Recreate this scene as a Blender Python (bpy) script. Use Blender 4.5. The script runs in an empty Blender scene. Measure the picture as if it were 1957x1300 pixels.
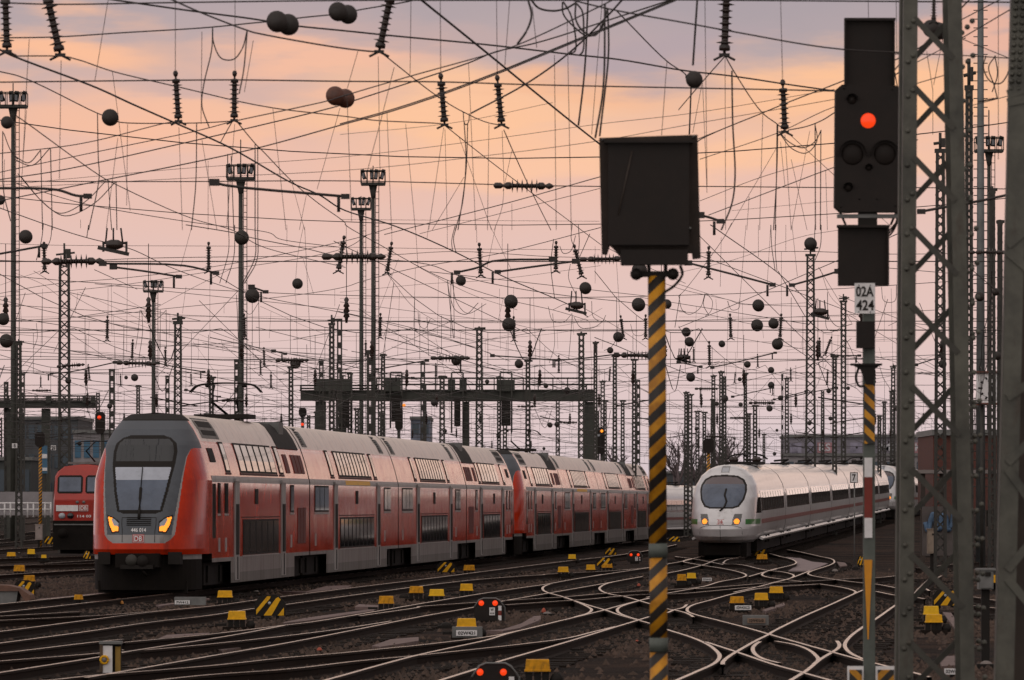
import bpy, math, random
import numpy as np
from mathutils import Vector, Matrix
random.seed(7)
rng = np.random.default_rng(7)
SC = bpy.context.scene
COL = SC.collection
# ------------------------------------------------------------------ camera
FPX, CXP, HYP = 12000.0, 978.5, 962.0      # focal length in photo pixels, centre column, horizon row
CH = 2.37                                   # eye height over the ballast
RAIL = 0.17                                 # rail head height
cam = bpy.data.cameras.new("camera"); camo = bpy.data.objects.new("camera", cam); COL.objects.link(camo)
camo.location = (0, 0, CH); camo.rotation_euler = (math.radians(90), 0, 0)
cam.sensor_width = 36; cam.lens = FPX / 1957 * 36; cam.shift_y = (HYP - 650) / 1957
cam.clip_start = 1; cam.clip_end = 12000
cam.dof.use_dof = True; cam.dof.focus_distance = 170; cam.dof.aperture_fstop = 10
SC.camera = camo
# ------------------------------------------------------------------ world and sun
SUN_EL, SUN_AZ = math.radians(5), math.radians(1.5)
def lin(r, g, b):
    f = lambda c: (c / 255) / 12.92 if c <= 10 else (((c / 255) + .055) / 1.055) ** 2.4
    return (f(r), f(g), f(b), 1)
W = bpy.data.worlds.new("World"); SC.world = W; W.use_nodes = True
def build_world():
    nt = W.node_tree; nt.nodes.clear(); N = nt.nodes.new; L = nt.links.new
    out = N("ShaderNodeOutputWorld")
    sky = N("ShaderNodeTexSky"); sky.sky_type = 'NISHITA'; sky.sun_disc = False
    sky.sun_elevation = SUN_EL; sky.sun_rotation = SUN_AZ; sky.dust_density = 3
    b1 = N("ShaderNodeBackground"); b1.inputs[1].default_value = 0.0005; L(sky.outputs[0], b1.inputs[0])
    tc = N("ShaderNodeTexCoord"); sep = N("ShaderNodeSeparateXYZ"); L(tc.outputs['Generated'], sep.inputs[0])
    def math_(op, a, b=None, c=None):
        n = N("ShaderNodeMath"); n.operation = op
        for i, v in enumerate((a, b, c)):
            if v is None: continue
            if isinstance(v, (int, float)): n.inputs[i].default_value = v
            else: L(v, n.inputs[i])
        return n.outputs[0]
    def noise(sx, sy, sz, scale, detail, off=0):
        mp = N("ShaderNodeMapping"); mp.inputs['Scale'].default_value = (sx, sy, sz); mp.inputs['Location'].default_value = (off, off * .7, off * .3)
        L(tc.outputs['Generated'], mp.inputs[0])
        n = N("ShaderNodeTexNoise"); n.inputs['Scale'].default_value = scale; n.inputs['Detail'].default_value = detail; n.inputs['Roughness'].default_value = .5
        L(mp.outputs[0], n.inputs[0]); return n.outputs[0]
    def ramp(fac, stops):
        r = N("ShaderNodeValToRGB"); e = r.color_ramp.elements
        while len(e) > 1: e.remove(e[-1])
        e[0].position = stops[0][0]; e[0].color = stops[0][1]
        for p, c in stops[1:]:
            k = e.new(p); k.color = c
        L(fac, r.inputs[0]); return r.outputs[0]
    z = sep.outputs['Z']
    n1 = noise(1, 1, 2.6, 17, 4, 1.3); n2 = noise(1, .6, 4.2, 24, 5, 4.1)
    # base: hazy lavender at the horizon, pink above it, grey-mauve deck of cloud higher up
    zz = math_('ADD', z, math_('MULTIPLY', math_('SUBTRACT', n1, .5), .022))
    cur = ramp(math_('MULTIPLY', zz, 10.0), [
        (0.0, lin(206, 193, 200)), (.10, lin(219, 199, 201)), (.22, lin(221, 196, 194)), (.40, lin(226, 192, 184)), (.54, lin(232, 188, 172)),
        (.62, lin(214, 179, 170)), (.70, lin(186, 167, 169)), (.80, lin(167, 157, 165)), (1.0, lin(158, 151, 160))])
    # lit and grey cloud banks at their own bearings and heights, ragged by noise
    inv = math_('DIVIDE', 1.0, math_('MAXIMUM', sep.outputs['Y'], .05))
    u = math_('ADD', math_('MULTIPLY', sep.outputs['X'], inv), math_('MULTIPLY', math_('SUBTRACT', n2, .5), .030))
    n3 = noise(1, 1, 4.5, 34, 8, 9.2)
    v = math_('ADD', math_('MULTIPLY', z, inv), math_('MULTIPLY', math_('SUBTRACT', n3, .5), .021))
    for bearing, elev, rx, ry, col, amt in ((-.073, .0722, .020, .0042, (250, 190, 154), .95), (-.030, .0700, .020, .0040, (244, 188, 160), .9), (-.058, .0600, .030, .0055, (246, 190, 160), .8),
            (-.008, .0622, .034, .0060, (251, 196, 157), .92), (.012, .0665, .014, .003, (250, 186, 142), .6), (.055, .0655, .034, .0060, (252, 194, 152), .95), (.006, .0540, .030, .0050, (249, 197, 164), .85), (.045, .0560, .030, .0045, (250, 196, 158), .8),
            (.022, .0712, .017, .0048, (176, 160, 168), .85), (-.052, .0665, .018, .0022, (206, 174, 168), .8), (-.012, .0745, .03, .003, (190, 166, 166), .7), (.074, .0745, .012, .0035, (240, 182, 158), .8)):
        du = math_('DIVIDE', math_('SUBTRACT', u, bearing), rx); dv = math_('DIVIDE', math_('SUBTRACT', v, elev), ry)
        dist = math_('SQRT', math_('ADD', math_('MULTIPLY', du, du), math_('MULTIPLY', dv, dv)))
        mr = N("ShaderNodeMapRange"); mr.interpolation_type = 'SMOOTHSTEP'; mr.inputs[1].default_value = .25; mr.inputs[2].default_value = 1.45; mr.inputs[3].default_value = amt; mr.inputs[4].default_value = 0; L(dist, mr.inputs[0])
        mx = N("ShaderNodeMix"); mx.data_type = 'RGBA'; L(mr.outputs[0], mx.inputs['Factor']); L(cur, mx.inputs['A']); mx.inputs['B'].default_value = lin(*col); cur = mx.outputs['Result']
    # dome higher up: dim slate cloud
    up = ramp(z, [(.10, (0, 0, 0, 1)), (.42, (1, 1, 1, 1))])
    mx3 = N("ShaderNodeMix"); mx3.data_type = 'RGBA'; L(up, mx3.inputs['Factor'])
    L(cur, mx3.inputs['A']); mx3.inputs['B'].default_value = (.43, .385, .37, 1)
    # away from the sunset: bright warm fill added to light the train fronts
    yb = ramp(math_('ADD', math_('MULTIPLY', sep.outputs['Y'], .5), .5), [(.25, (1, 1, 1, 1)), (.85, (0, 0, 0, 1))])
    mx4 = N("ShaderNodeMix"); mx4.data_type = 'RGBA'; L(yb, mx4.inputs['Factor'])
    L(mx3.outputs['Result'], mx4.inputs['A']); mx4.inputs['B'].default_value = (.88, .80, .76, 1)
    # sky far round to the right darkened to dim the train sides
    side = ramp(math_('MAXIMUM', sep.outputs['X'], 0), [(.25, (1, 1, 1, 1)), (.62, (.62, .60, .60, 1))])
    mx5 = N("ShaderNodeMix"); mx5.data_type = 'RGBA'; mx5.blend_type = 'MULTIPLY'; mx5.inputs['Factor'].default_value = 1; L(mx4.outputs['Result'], mx5.inputs['A']); L(side, mx5.inputs['B'])
    b2 = N("ShaderNodeBackground"); b2.inputs[1].default_value = 1.0; L(mx5.outputs['Result'], b2.inputs[0])
    ad = N("ShaderNodeAddShader"); L(b1.outputs[0], ad.inputs[0]); L(b2.outputs[0], ad.inputs[1]); L(ad.outputs[0], out.inputs[0])
build_world()
sl = bpy.data.lights.new("sun", 'SUN'); sl.energy = 0.06; sl.angle = math.radians(25); sl.color = (1, .78, .58)
so = bpy.data.objects.new("sun", sl); COL.objects.link(so)
so.rotation_euler = Vector((-math.sin(SUN_AZ) * math.cos(SUN_EL), -math.cos(SUN_AZ) * math.cos(SUN_EL), -math.sin(SUN_EL))).to_track_quat('-Z', 'Y').to_euler()
so.location = (30, 300, 60)
SC.view_settings.view_transform = 'Standard'; SC.view_settings.look = 'None'; SC.view_settings.exposure = 0; SC.view_settings.gamma = 1
SC.cycles.max_bounces = 6; SC.cycles.use_denoising = True
# ------------------------------------------------------------------ materials
MATS = {}
def mat(name, col, rough=.6, metal=0, var=.25, scale=6, coat=0, streak=None, bump=0, emit=None, estr=0, spec=.5, vscale=(1, 1, 1), coords='Object'):
    if name in MATS: return MATS[name]
    m = bpy.data.materials.new(name); m.use_nodes = True; nt = m.node_tree; N = nt.nodes.new; L = nt.links.new
    b = nt.nodes['Principled BSDF']
    b.inputs['Roughness'].default_value = rough; b.inputs['Metallic'].default_value = metal
    b.inputs['Coat Weight'].default_value = coat; b.inputs['Coat Roughness'].default_value = .08
    b.inputs['Specular IOR Level'].default_value = spec
    c = (*col, 1)
    if emit:
        b.inputs['Emission Color'].default_value = (*emit, 1); b.inputs['Emission Strength'].default_value = estr
    if var > 0:
        tc = N("ShaderNodeTexCoord"); mp = N("ShaderNodeMapping"); mp.inputs['Scale'].default_value = vscale; L(tc.outputs[coords], mp.inputs[0])
        n = N("ShaderNodeTexNoise"); n.inputs['Scale'].default_value = scale; n.inputs['Detail'].default_value = 6; n.inputs['Roughness'].default_value = .65
        L(mp.outputs[0], n.inputs[0])
        r = N("ShaderNodeValToRGB"); e = r.color_ramp.elements
        e[0].position = .3; e[1].position = .72
        e[0].color = tuple(v * (1 - var) for v in col) + (1,); e[1].color = tuple(min(1, v * (1 + var)) for v in col) + (1,)
        L(n.outputs[0], r.inputs[0]); cur = r.outputs[0]
        if streak:
            scol, amt, ssc, thr = streak
            mp2 = N("ShaderNodeMapping"); mp2.inputs['Scale'].default_value = ssc; L(tc.outputs[coords], mp2.inputs[0])
            n2 = N("ShaderNodeTexNoise"); n2.inputs['Scale'].default_value = 1; n2.inputs['Detail'].default_value = 6; n2.inputs['Roughness'].default_value = .7
            L(mp2.outputs[0], n2.inputs[0])
            r2 = N("ShaderNodeValToRGB"); r2.color_ramp.elements[0].position = thr; r2.color_ramp.elements[1].position = min(1, thr + .2)
            r2.color_ramp.elements[1].color = (amt, amt, amt, 1); L(n2.outputs[0], r2.inputs[0])
            mx = N("ShaderNodeMix"); mx.data_type = 'RGBA'; L(r2.outputs[0], mx.inputs['Factor']); L(cur, mx.inputs['A']); mx.inputs['B'].default_value = (*scol, 1)
            cur = mx.outputs['Result']
        L(cur, b.inputs['Base Color'])
        mr = N("ShaderNodeMapRange"); mr.inputs[3].default_value = max(.02, rough - .12); mr.inputs[4].default_value = min(1, rough + .15); L(n.outputs[0], mr.inputs[0]); L(mr.outputs[0], b.inputs['Roughness'])
        if bump:
            bm = N("ShaderNodeBump"); bm.inputs['Strength'].default_value = bump; bm.inputs['Distance'].default_value = .03; L(n.outputs[0], bm.inputs['Height']); L(bm.outputs[0], b.inputs['Normal'])
    else: b.inputs['Base Color'].default_value = c
    MATS[name] = m; return m
def stripe_mat(name, c1, c2, period, kx, kz, offs=0):
    if name in MATS: return MATS[name]
    m = bpy.data.materials.new(name); m.use_nodes = True; nt = m.node_tree; N = nt.nodes.new; L = nt.links.new
    b = nt.nodes['Principled BSDF']; b.inputs['Roughness'].default_value = .55
    tc = N("ShaderNodeTexCoord"); sp = N("ShaderNodeSeparateXYZ"); L(tc.outputs['Object'], sp.inputs[0])
    def M(op, a, b_):
        n = N("ShaderNodeMath"); n.operation = op
        for i, v in enumerate((a, b_)):
            if isinstance(v, (int, float)): n.inputs[i].default_value = v
            else: L(v, n.inputs[i])
        return n.outputs[0]
    nz = N("ShaderNodeTexNoise"); nz.inputs['Scale'].default_value = 9; nz.inputs['Detail'].default_value = 5; L(tc.outputs['Object'], nz.inputs[0])
    v = M('ADD', M('MULTIPLY', sp.outputs['X'], kx), M('MULTIPLY', sp.outputs['Z'], kz)); v = M('ADD', v, offs)
    v = M('ADD', v, M('MULTIPLY', nz.outputs[0], .01))
    fr = M('FRACT', M('DIVIDE', v, period), 0); st = M('GREATER_THAN', fr, .5)
    mx = N("ShaderNodeMix"); mx.data_type = 'RGBA'; L(st, mx.inputs['Factor']); mx.inputs['A'].default_value = (*c1, 1); mx.inputs['B'].default_value = (*c2, 1)
    r = N("ShaderNodeValToRGB"); r.color_ramp.elements[0].position = .35; r.color_ramp.elements[0].color = (.6, .55, .5, 1); r.color_ramp.elements[1].position = .6; L(nz.outputs[0], r.inputs[0])
    mu = N("ShaderNodeMix"); mu.data_type = 'RGBA'; mu.blend_type = 'MULTIPLY'; mu.inputs['Factor'].default_value = 1; L(mx.outputs['Result'], mu.inputs['A']); L(r.outputs[0], mu.inputs['B'])
    L(mu.outputs['Result'], b.inputs['Base Color']); MATS[name] = m; return m
DARK = mat('dark_wire', (.028, .022, .02), .6, 0, 0)
STEEL = mat('dark_steel', (.045, .042, .036), .65, .1, .35, 2)
STEELG = mat('mast_green_grey', (.046, .047, .039), .6, .1, .4, 1.5)
PORC = mat('brown_porcelain', (.035, .022, .018), .25, 0, .2, 8)
BLACK = mat('matt_black', (.016, .013, .011), .7, 0, .25, 9, spec=.25)
YEL = mat('yellow_paint', (.80, .41, .008), .45, 0, .18, 9, streak=((.20, .11, .03), .8, (9, 9, 5), .55), spec=.25)
WHITE = mat('white_plate', (.78, .76, .76), .5, 0, .12, 7, streak=((.2, .16, .13), .5, (6, 6, 2), .6))
REDP = mat('train_red', (.60, .034, .004), .12, 0, .25, 1.2, coat=0, spec=.2, streak=((.12, .02, .015), .6, (2.5, 2.5, .35), .52))
SKIRT = mat('train_skirt', (.22, .20, .195), .45, .1, .25, 1.1, streak=((.09, .07, .055), .8, (3, 3, .5), .46))
ROOFM = mat('train_roof', (.74, .62, .55), .32, .85, .2, .9, streak=((.14, .10, .085), .6, (3, 3, .4), .52))
SILV = mat('train_silver', (.33, .315, .31), .42, .1, .2, 1.1, streak=((.13, .11, .10), .75, (3, 3, .5), .5))
MASKG = mat('train_mask_grey', (.075, .085, .10), .45, 0, .15, 5)
GLASS = mat('dark_glass', (.015, .017, .02), .06, 0, 0, spec=.7)
SCREEN = mat('windscreen_glass', (.085, .11, .16), .08, 0, .3, 1.2, spec=.6)
BLIND = mat('cab_blind', (.42, .45, .52), .3, 0, .1, 5, coat=.4)
UNDER = mat('underframe', (.011, .0085, .007), .75, 0, .4, 3, spec=.15)
AMBER = mat('amber_lamp', (.6, .2, .02), .3, 0, 0, emit=(1, .27, .02), estr=1.5)
REDL = mat('red_lamp', (.25, .01, .002), .3, 0, 0, emit=(1, .06, .008), estr=.9)
LENS = mat('clear_lens', (.4, .42, .46), .1, 0, 0, coat=.5)
RUST = mat('rail_rust', (.022, .013, .009), .8, 0, .4, 5, spec=.15)
HEAD = mat('rail_head', (.54, .39, .29), .26, 1, .6, .5)
WOOD = mat('sleeper', (.020, .014, .011), .9, 0, .5, 4, spec=.15)
GREYP = mat('grey_paint', (.16, .16, .155), .55, 0, .3, 4)
CONC = mat('concrete', (.22, .18, .165), .85, 0, .3, 3, bump=.3)
# ------------------------------------------------------------------ mesh helpers
def P(px, py, d): return Vector(((px - CXP) * d / FPX, d, CH + (HYP - py) * d / FPX))
def gd(py, z=RAIL): return (CH - z) * FPX / (py - HYP)
def G(px, py, z=RAIL):
    d = gd(py, z); return Vector(((px - CXP) * d / FPX, d, z))
TILES = {'A': (0, 0, 2.9545), 'B': (650, 0, 2.9545), 'C': (1297, 0, 2.9545), 'D': (0, 430, 2.9545), 'E': (650, 430, 2.9545), 'F': (1297, 430, 2.9545),
         'G': (0, 860, 2.9545), 'H': (650, 860, 2.9545), 'I': (1297, 860, 2.9545), 'R1': (0, 1100, 4.8925), 'R2': (400, 1100, 4.8925), 'R3': (800, 1100, 4.3489),
         'R4': (1250, 1100, 4.3489), 'R5': (1000, 1020, 4.8925), 'R6': (1280, 1030, 4.8925), 'R7': (0, 960, 6.523), 'R8': (1640, 1000, 4.334), 'P': (0, 0, 1)}
def tp(t, x, y):
    a, b, s = TILES[t]; return (a + x / s, b + y / s)
def parse(s):
    out = []; t = 'P'
    for tok in s.split():
        if ':' in tok: t, tok = tok.split(':')
        x, y = tok.split(','); out.append(tp(t, float(x), float(y)))
    return out
def smooth(pts, n=6):
    pts = [Vector(p) for p in pts]
    if len(pts) < 3: return pts
    q = [pts[0] * 2 - pts[1]] + pts + [pts[-1] * 2 - pts[-2]]; out = []
    for i in range(1, len(q) - 2):
        p0, p1, p2, p3 = q[i - 1:i + 3]
        # centripetal spacing keeps uneven spacings from overshooting
        t0 = 0; t1 = t0 + max(1e-4, (p1 - p0).length) ** .5; t2 = t1 + max(1e-4, (p2 - p1).length) ** .5; t3 = t2 + max(1e-4, (p3 - p2).length) ** .5
        for k in range(n):
            t = t1 + (t2 - t1) * k / n
            a1 = p0 * ((t1 - t) / (t1 - t0)) + p1 * ((t - t0) / (t1 - t0)); a2 = p1 * ((t2 - t) / (t2 - t1)) + p2 * ((t - t1) / (t2 - t1)); a3 = p2 * ((t3 - t) / (t3 - t2)) + p3 * ((t - t2) / (t3 - t2))
            b1 = a1 * ((t2 - t) / (t2 - t0)) + a2 * ((t - t0) / (t2 - t0)); b2 = a2 * ((t3 - t) / (t3 - t1)) + a3 * ((t - t1) / (t3 - t1))
            out.append(b1 * ((t2 - t) / (t2 - t1)) + b2 * ((t - t1) / (t2 - t1)))
    out.append(pts[-1]); return out
ORG = {}
class MB:
    def __init__(s): s.v = []; s.f = []; s.m = []; s.mats = []; s.sm = []
    def mi(s, m):
        if m not in s.mats: s.mats.append(m)
        return s.mats.index(m)
    def add(s, vs, fs, m, sm=False):
        o = len(s.v); s.v += [tuple(v) for v in vs]; i = s.mi(m)
        for f in fs: s.f.append(tuple(o + k for k in f)); s.m.append(i); s.sm.append(sm)
        return s
    def box(s, c, size, m, rz=0, tap=1, rot=None):
        x, y, z = (k / 2 for k in size); vs = []
        for dz in (-1, 1):
            t = 1 if dz < 0 else tap
            for dx, dy in ((-1, -1), (1, -1), (1, 1), (-1, 1)): vs.append(Vector((dx * x * t, dy * y * t, dz * z)))
        if rz: R = Matrix.Rotation(rz, 3, 'Z'); vs = [R @ v for v in vs]
        if rot is not None: vs = [rot @ v for v in vs]
        c = Vector(c); return s.add([v + c for v in vs], [(0, 3, 2, 1), (4, 5, 6, 7), (0, 1, 5, 4), (1, 2, 6, 5), (2, 3, 7, 6), (3, 0, 4, 7)], m)
    def bar(s, a, b, w, t, m, up=None):       # flat bar, w across in the picture plane, t deep
        a = Vector(a); b = Vector(b); d = (b - a).normalized(); y = Vector((0, 1, 0))
        if abs(d.dot(y)) > .9: y = Vector((0, 0, 1))
        n = d.cross(y).normalized() * w / 2; y = n.cross(d).normalized() * t / 2
        vs = [a - n - y, a + n - y, a + n + y, a - n + y, b - n - y, b + n - y, b + n + y, b - n + y]
        return s.add(vs, [(0, 3, 2, 1), (4, 5, 6, 7), (0, 1, 5, 4), (1, 2, 6, 5), (2, 3, 7, 6), (3, 0, 4, 7)], m)
    def tube(s, pts, r, m, n=5, cap=True, r2=None):
        pts = [Vector(p) for p in pts]; vs = []; fs = []; k = len(pts)
        for i, p in enumerate(pts):
            d = (pts[min(i + 1, k - 1)] - pts[max(i - 1, 0)])
            if d.length < 1e-7: d = Vector((0, 0, 1))
            d.normalize(); u = d.cross(Vector((0, 0, 1))) if abs(d.z) < .9 else d.cross(Vector((0, 1, 0))); u.normalize(); w = d.cross(u)
            rr = r if r2 is None else r + (r2 - r) * i / (k - 1)
            for j in range(n):
                a = 2 * math.pi * j / n; vs.append(p + u * math.cos(a) * rr + w * math.sin(a) * rr)
        for i in range(k - 1):
            for j in range(n): fs.append((i * n + j, i * n + (j + 1) % n, (i + 1) * n + (j + 1) % n, (i + 1) * n + j))
        if cap: fs += [tuple(range(n))[::-1], tuple((k - 1) * n + j for j in range(n))]
        return s.add(vs, fs, m, True)
    def lathe(s, prof, m, a, b, n=12):        # prof [(t 0..1 along a->b, radius)]
        a = Vector(a); b = Vector(b); d = (b - a); L = d.normalized(); u = L.cross(Vector((0, 1, 0))) if abs(L.y) < .9 else L.cross(Vector((1, 0, 0))); u.normalize(); w = L.cross(u)
        vs = []; fs = []; k = len(prof)
        for t, r in prof:
            for j in range(n):
                q = 2 * math.pi * j / n; vs.append(a + d * t + u * math.cos(q) * r + w * math.sin(q) * r)
        for i in range(k - 1):
            for j in range(n): fs.append((i * n + j, i * n + (j + 1) % n, (i + 1) * n + (j + 1) % n, (i + 1) * n + j))
        fs += [tuple(range(n))[::-1], tuple((k - 1) * n + j for j in range(n))]
        return s.add(vs, fs, m, True)
    def prism(s, poly, y0, y1, m):            # poly [(x,z)] extruded along y
        n = len(poly); vs = [(x, y0, z) for x, z in poly] + [(x, y1, z) for x, z in poly]
        return s.add(vs, [tuple(range(n)), tuple(range(2 * n - 1, n - 1, -1))] + [(i, i + n, (i + 1) % n + n, (i + 1) % n) for i in range(n)], m)
    def build(s, name, parent=None, org=None, label=None, smooth_=None):
        if parent is not None and org is None: org = ORG.get(parent.name, Vector((0, 0, 0)))
        org = Vector(org) if org is not None else Vector((0, 0, 0))
        me = bpy.data.meshes.new(name); v = np.array(s.v, dtype=float) - np.array(org)
        me.from_pydata(v.tolist(), [], s.f)
        for m in s.mats: me.materials.append(m)
        me.polygons.foreach_set('material_index', s.m); me.polygons.foreach_set('use_smooth', s.sm if smooth_ is None else [smooth_] * len(s.f)); me.update()
        o = bpy.data.objects.new(name, me); COL.objects.link(o)
        if parent is not None: o.parent = parent; ORG[o.name] = org
        else: o.location = org; ORG[o.name] = org
        if label: o['label'] = label
        return o
def tag(o, label, cat, group=None):
    o['label'] = label; o['category'] = cat
    if group: o['group'] = group
    return o
def thing(name, label, cat, loc, group=None):
    o = bpy.data.objects.new(name, None); COL.objects.link(o); o.location = loc; o.empty_display_size = .2; ORG[o.name] = Vector(loc)
    return tag(o, label, cat, group)
def struct(o, kind='structure'): o['kind'] = kind; return o
def copy_tree(o, parent=None):
    c = o.copy(); COL.objects.link(c)
    if parent is not None: c.parent = parent
    for ch in list(o.children): copy_tree(ch, c)
    return c
_fontcache = {}
def text_geo(txt):
    if txt in _fontcache: return _fontcache[txt]
    cu = bpy.data.curves.new('lettering', 'FONT'); cu.body = txt; cu.size = 1; cu.align_x = 'CENTER'; cu.align_y = 'CENTER'; cu.resolution_u = 3; cu.offset = .022
    o = bpy.data.objects.new('lettering', cu); COL.objects.link(o); bpy.context.view_layer.update()
    me = bpy.data.meshes.new_from_object(o.evaluated_get(bpy.context.evaluated_depsgraph_get()))
    vs = [v.co.copy() for v in me.vertices]; fs = [tuple(p.vertices) for p in me.polygons]
    bpy.data.objects.remove(o); bpy.data.curves.remove(cu); bpy.data.meshes.remove(me)
    xs = [v.x for v in vs]; ys = [v.y for v in vs]; w = max(xs) - min(xs); h = max(ys) - min(ys); cx = (max(xs) + min(xs)) / 2; cy = (max(ys) + min(ys)) / 2
    _fontcache[txt] = ([((v.x - cx) / w, (v.y - cy) / h) for v in vs], fs, w, h); return _fontcache[txt]
def text(mb, txt, c, w, h, m, fn=None):       # lettering facing -Y, fitted in w x h round c
    vs, fs, _, _ = text_geo(txt); c = Vector(c)
    pts = [(c.x + x * w, c.y, c.z + y * h) for x, y in vs]
    if fn: pts = [fn(p) for p in pts]
    mb.add(pts, fs, m)
def interp(tab, x):
    for (a, b), (c, d) in zip(tab, tab[1:]):
        if x <= c: return b + (d - b) * max(0, (x - a)) / (c - a)
    return tab[-1][1]
def inpoly(x, y, poly):
    c = False; j = len(poly) - 1
    for i in range(len(poly)):
        xi, yi = poly[i]; xj, yj = poly[j]
        if (yi > y) != (yj > y) and x < (xj - xi) * (y - yi) / (yj - yi) + xi: c = not c
        j = i
    return c
# ------------------------------------------------------------------ ground
ICE_D0, ICE_X0, ICE_K = 258.0, 8.55, .0916
def ground_h(x, d):
    xi = ICE_X0 + ICE_K * (d - ICE_D0); t = min(1, max(0, (x - xi + 9) / 6)); t = t * t * (3 - 2 * t)
    return .0062 * max(0, min(d, 700) - ICE_D0) * t
def make_ground():
    ys = [20, 50] + [70 + 4 * i for i in range(60)] + [310 + 12 * i for i in range(40)] + [900, 1400, 2500, 5000, 9000]
    us = [-1.2, -.6] + [-.2 + i * .008 for i in range(51)] + [.6, 1.2]
    vs = []; fs = []; k = len(us)
    for y in ys:
        for u in us:
            x = u * y; vs.append((x, y, ground_h(x, y)))
    for i in range(len(ys) - 1):
        for j in range(k - 1): fs.append((i * k + j, i * k + j + 1, (i + 1) * k + j + 1, (i + 1) * k + j))
    m = bpy.data.materials.new('ballast_ground'); m.use_nodes = True; nt = m.node_tree; N = nt.nodes.new; L = nt.links.new; b = nt.nodes['Principled BSDF']
    tc = N("ShaderNodeTexCoord")
    def nz(sc, det, ro=.6):
        n = N("ShaderNodeTexNoise"); n.inputs['Scale'].default_value = sc; n.inputs['Detail'].default_value = det; n.inputs['Roughness'].default_value = ro; L(tc.outputs['Object'], n.inputs[0]); return n.outputs[0]
    big = nz(.22, 5); fine = nz(14, 4, .8)
    r1 = N("ShaderNodeValToRGB"); e = r1.color_ramp.elements; e[0].position = .40; e[0].color = (.005, .0034, .0026, 1); e[1].position = .68; e[1].color = (.054, .031, .021, 1); L(big, r1.inputs[0])
    r2 = N("ShaderNodeValToRGB"); e = r2.color_ramp.elements; e[0].position = .35; e[0].color = (.2, .2, .2, 1); e[1].position = .68; e[1].color = (2.2, 2.1, 2.05, 1); L(fine, r2.inputs[0])
    mu = N("ShaderNodeMix"); mu.data_type = 'RGBA'; mu.blend_type = 'MULTIPLY'; mu.inputs['Factor'].default_value = 1; L(r1.outputs[0], mu.inputs['A']); L(r2.outputs[0], mu.inputs['B']); L(mu.outputs['Result'], b.inputs['Base Color'])
    b.inputs['Roughness'].default_value = .95; b.inputs['Specular IOR Level'].default_value = .15
    bm = N("ShaderNodeBump"); bm.inputs['Strength'].default_value = .9; bm.inputs['Distance'].default_value = .06; L(fine, bm.inputs['Height']); L(bm.outputs[0], b.inputs['Normal'])
    mb = MB(); mb.add(vs, fs, m, True); struct(mb.build('ground'))
make_ground()
STONE = mat('ballast_stone', (.076, .050, .038), .9, 0, .75, 3, spec=.3)
def make_ballast():
    n = 60000
    d = 74 + (rng.random(n) ** 1.4) * 150; u = (rng.random(n) - .5) * .175; x = u * d
    keep = (np.sin(x * .9 + d * .11) + np.sin(x * .37 - d * .23) + rng.normal(0, .9, n)) > -.2
    x = x[keep]; d = d[keep]; n = len(x); s = 0.026 + .042 * rng.random(n)
    base = np.array([(1, 0, 0), (-1, 0, 0), (0, 1, 0), (0, -1, 0), (0, 0, 1), (0, 0, -.3)], float)
    v = base[None] * s[:, None, None] * (.6 + .8 * rng.random((n, 6, 1)))
    a = rng.random(n) * 6.28; ca, sa = np.cos(a), np.sin(a)
    vx = v[..., 0] * ca[:, None] - v[..., 1] * sa[:, None]; vy = v[..., 0] * sa[:, None] + v[..., 1] * ca[:, None]
    v = np.stack([vx + x[:, None], vy + d[:, None], v[..., 2] + .006], -1).reshape(-1, 3)
    f = np.array([(0, 2, 4), (2, 1, 4), (1, 3, 4), (3, 0, 4)]); f = (f[None] + (np.arange(n) * 6)[:, None, None]).reshape(-1, 3)
    me = bpy.data.meshes.new('ballast'); me.vertices.add(len(v)); me.vertices.foreach_set('co', v.ravel())
    me.loops.add(len(f) * 3); me.loops.foreach_set('vertex_index', f.ravel().astype(np.int32)); me.polygons.add(len(f))
    me.polygons.foreach_set('loop_start', np.arange(len(f)) * 3); me.update(calc_edges=True); me.validate()
    me.materials.append(STONE); o = bpy.data.objects.new('ballast', me); COL.objects.link(o); o['kind'] = 'stuff'
    o['label'] = 'loose brown grey ballast stones strewn between the rails'
make_ballast()
# ------------------------------------------------------------------ tracks
_rz = [0]
def rail_mesh(mb, pts, z=0.0, sleepers=True, tw=1.25):
    _rz[0] = (_rz[0] + 1) % 9; dz = z + _rz[0] * .0016
    hw, top = .036, RAIL + dz
    vs = []; fs = []; fm = []; k = len(pts)
    prof = [(-.07, .012), (-.05, .03), (-.012, .045), (-.012, .12), (-.034, .135), (-.030, RAIL), (.030, RAIL), (.034, .135), (.012, .12), (.012, .045), (.05, .03), (.07, .012)]
    L = len(prof); T = []
    for i, p in enumerate(pts):
        t = (pts[min(i + 1, k - 1)] - pts[max(i - 1, 0)]); t.z = 0; t.normalize(); T.append(t); nrm = Vector((t.y, -t.x, 0)); g = ground_h(p.x, p.y)
        for a, b in prof: vs.append((p.x + nrm.x * a, p.y + nrm.y * a, b + g + dz))
    for part, m in ((range(L - 1), None),):
        for i in range(k - 1):
            for j in part:
                mb.add([vs[i * L + j], vs[i * L + j + 1], vs[(i + 1) * L + j + 1], vs[(i + 1) * L + j]], [(0, 3, 2, 1)], HEAD if j == 5 else RUST)
    if sleepers:
        acc = 0
        for i in range(k - 1):
            a, b = pts[i], pts[i + 1]; l = (b - a).length; s = (.62 - acc)
            while s < l:
                p = a + (b - a) * (s / l); t = T[i]; g = ground_h(p.x, p.y)
                mb.box((p.x, p.y, g + random.uniform(0, .012)), (tw + random.uniform(-.1, .15), .25, .05), WOOD, rz=math.atan2(-t.x, t.y))
                s += .62
            acc = (acc + l) % .62
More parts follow.
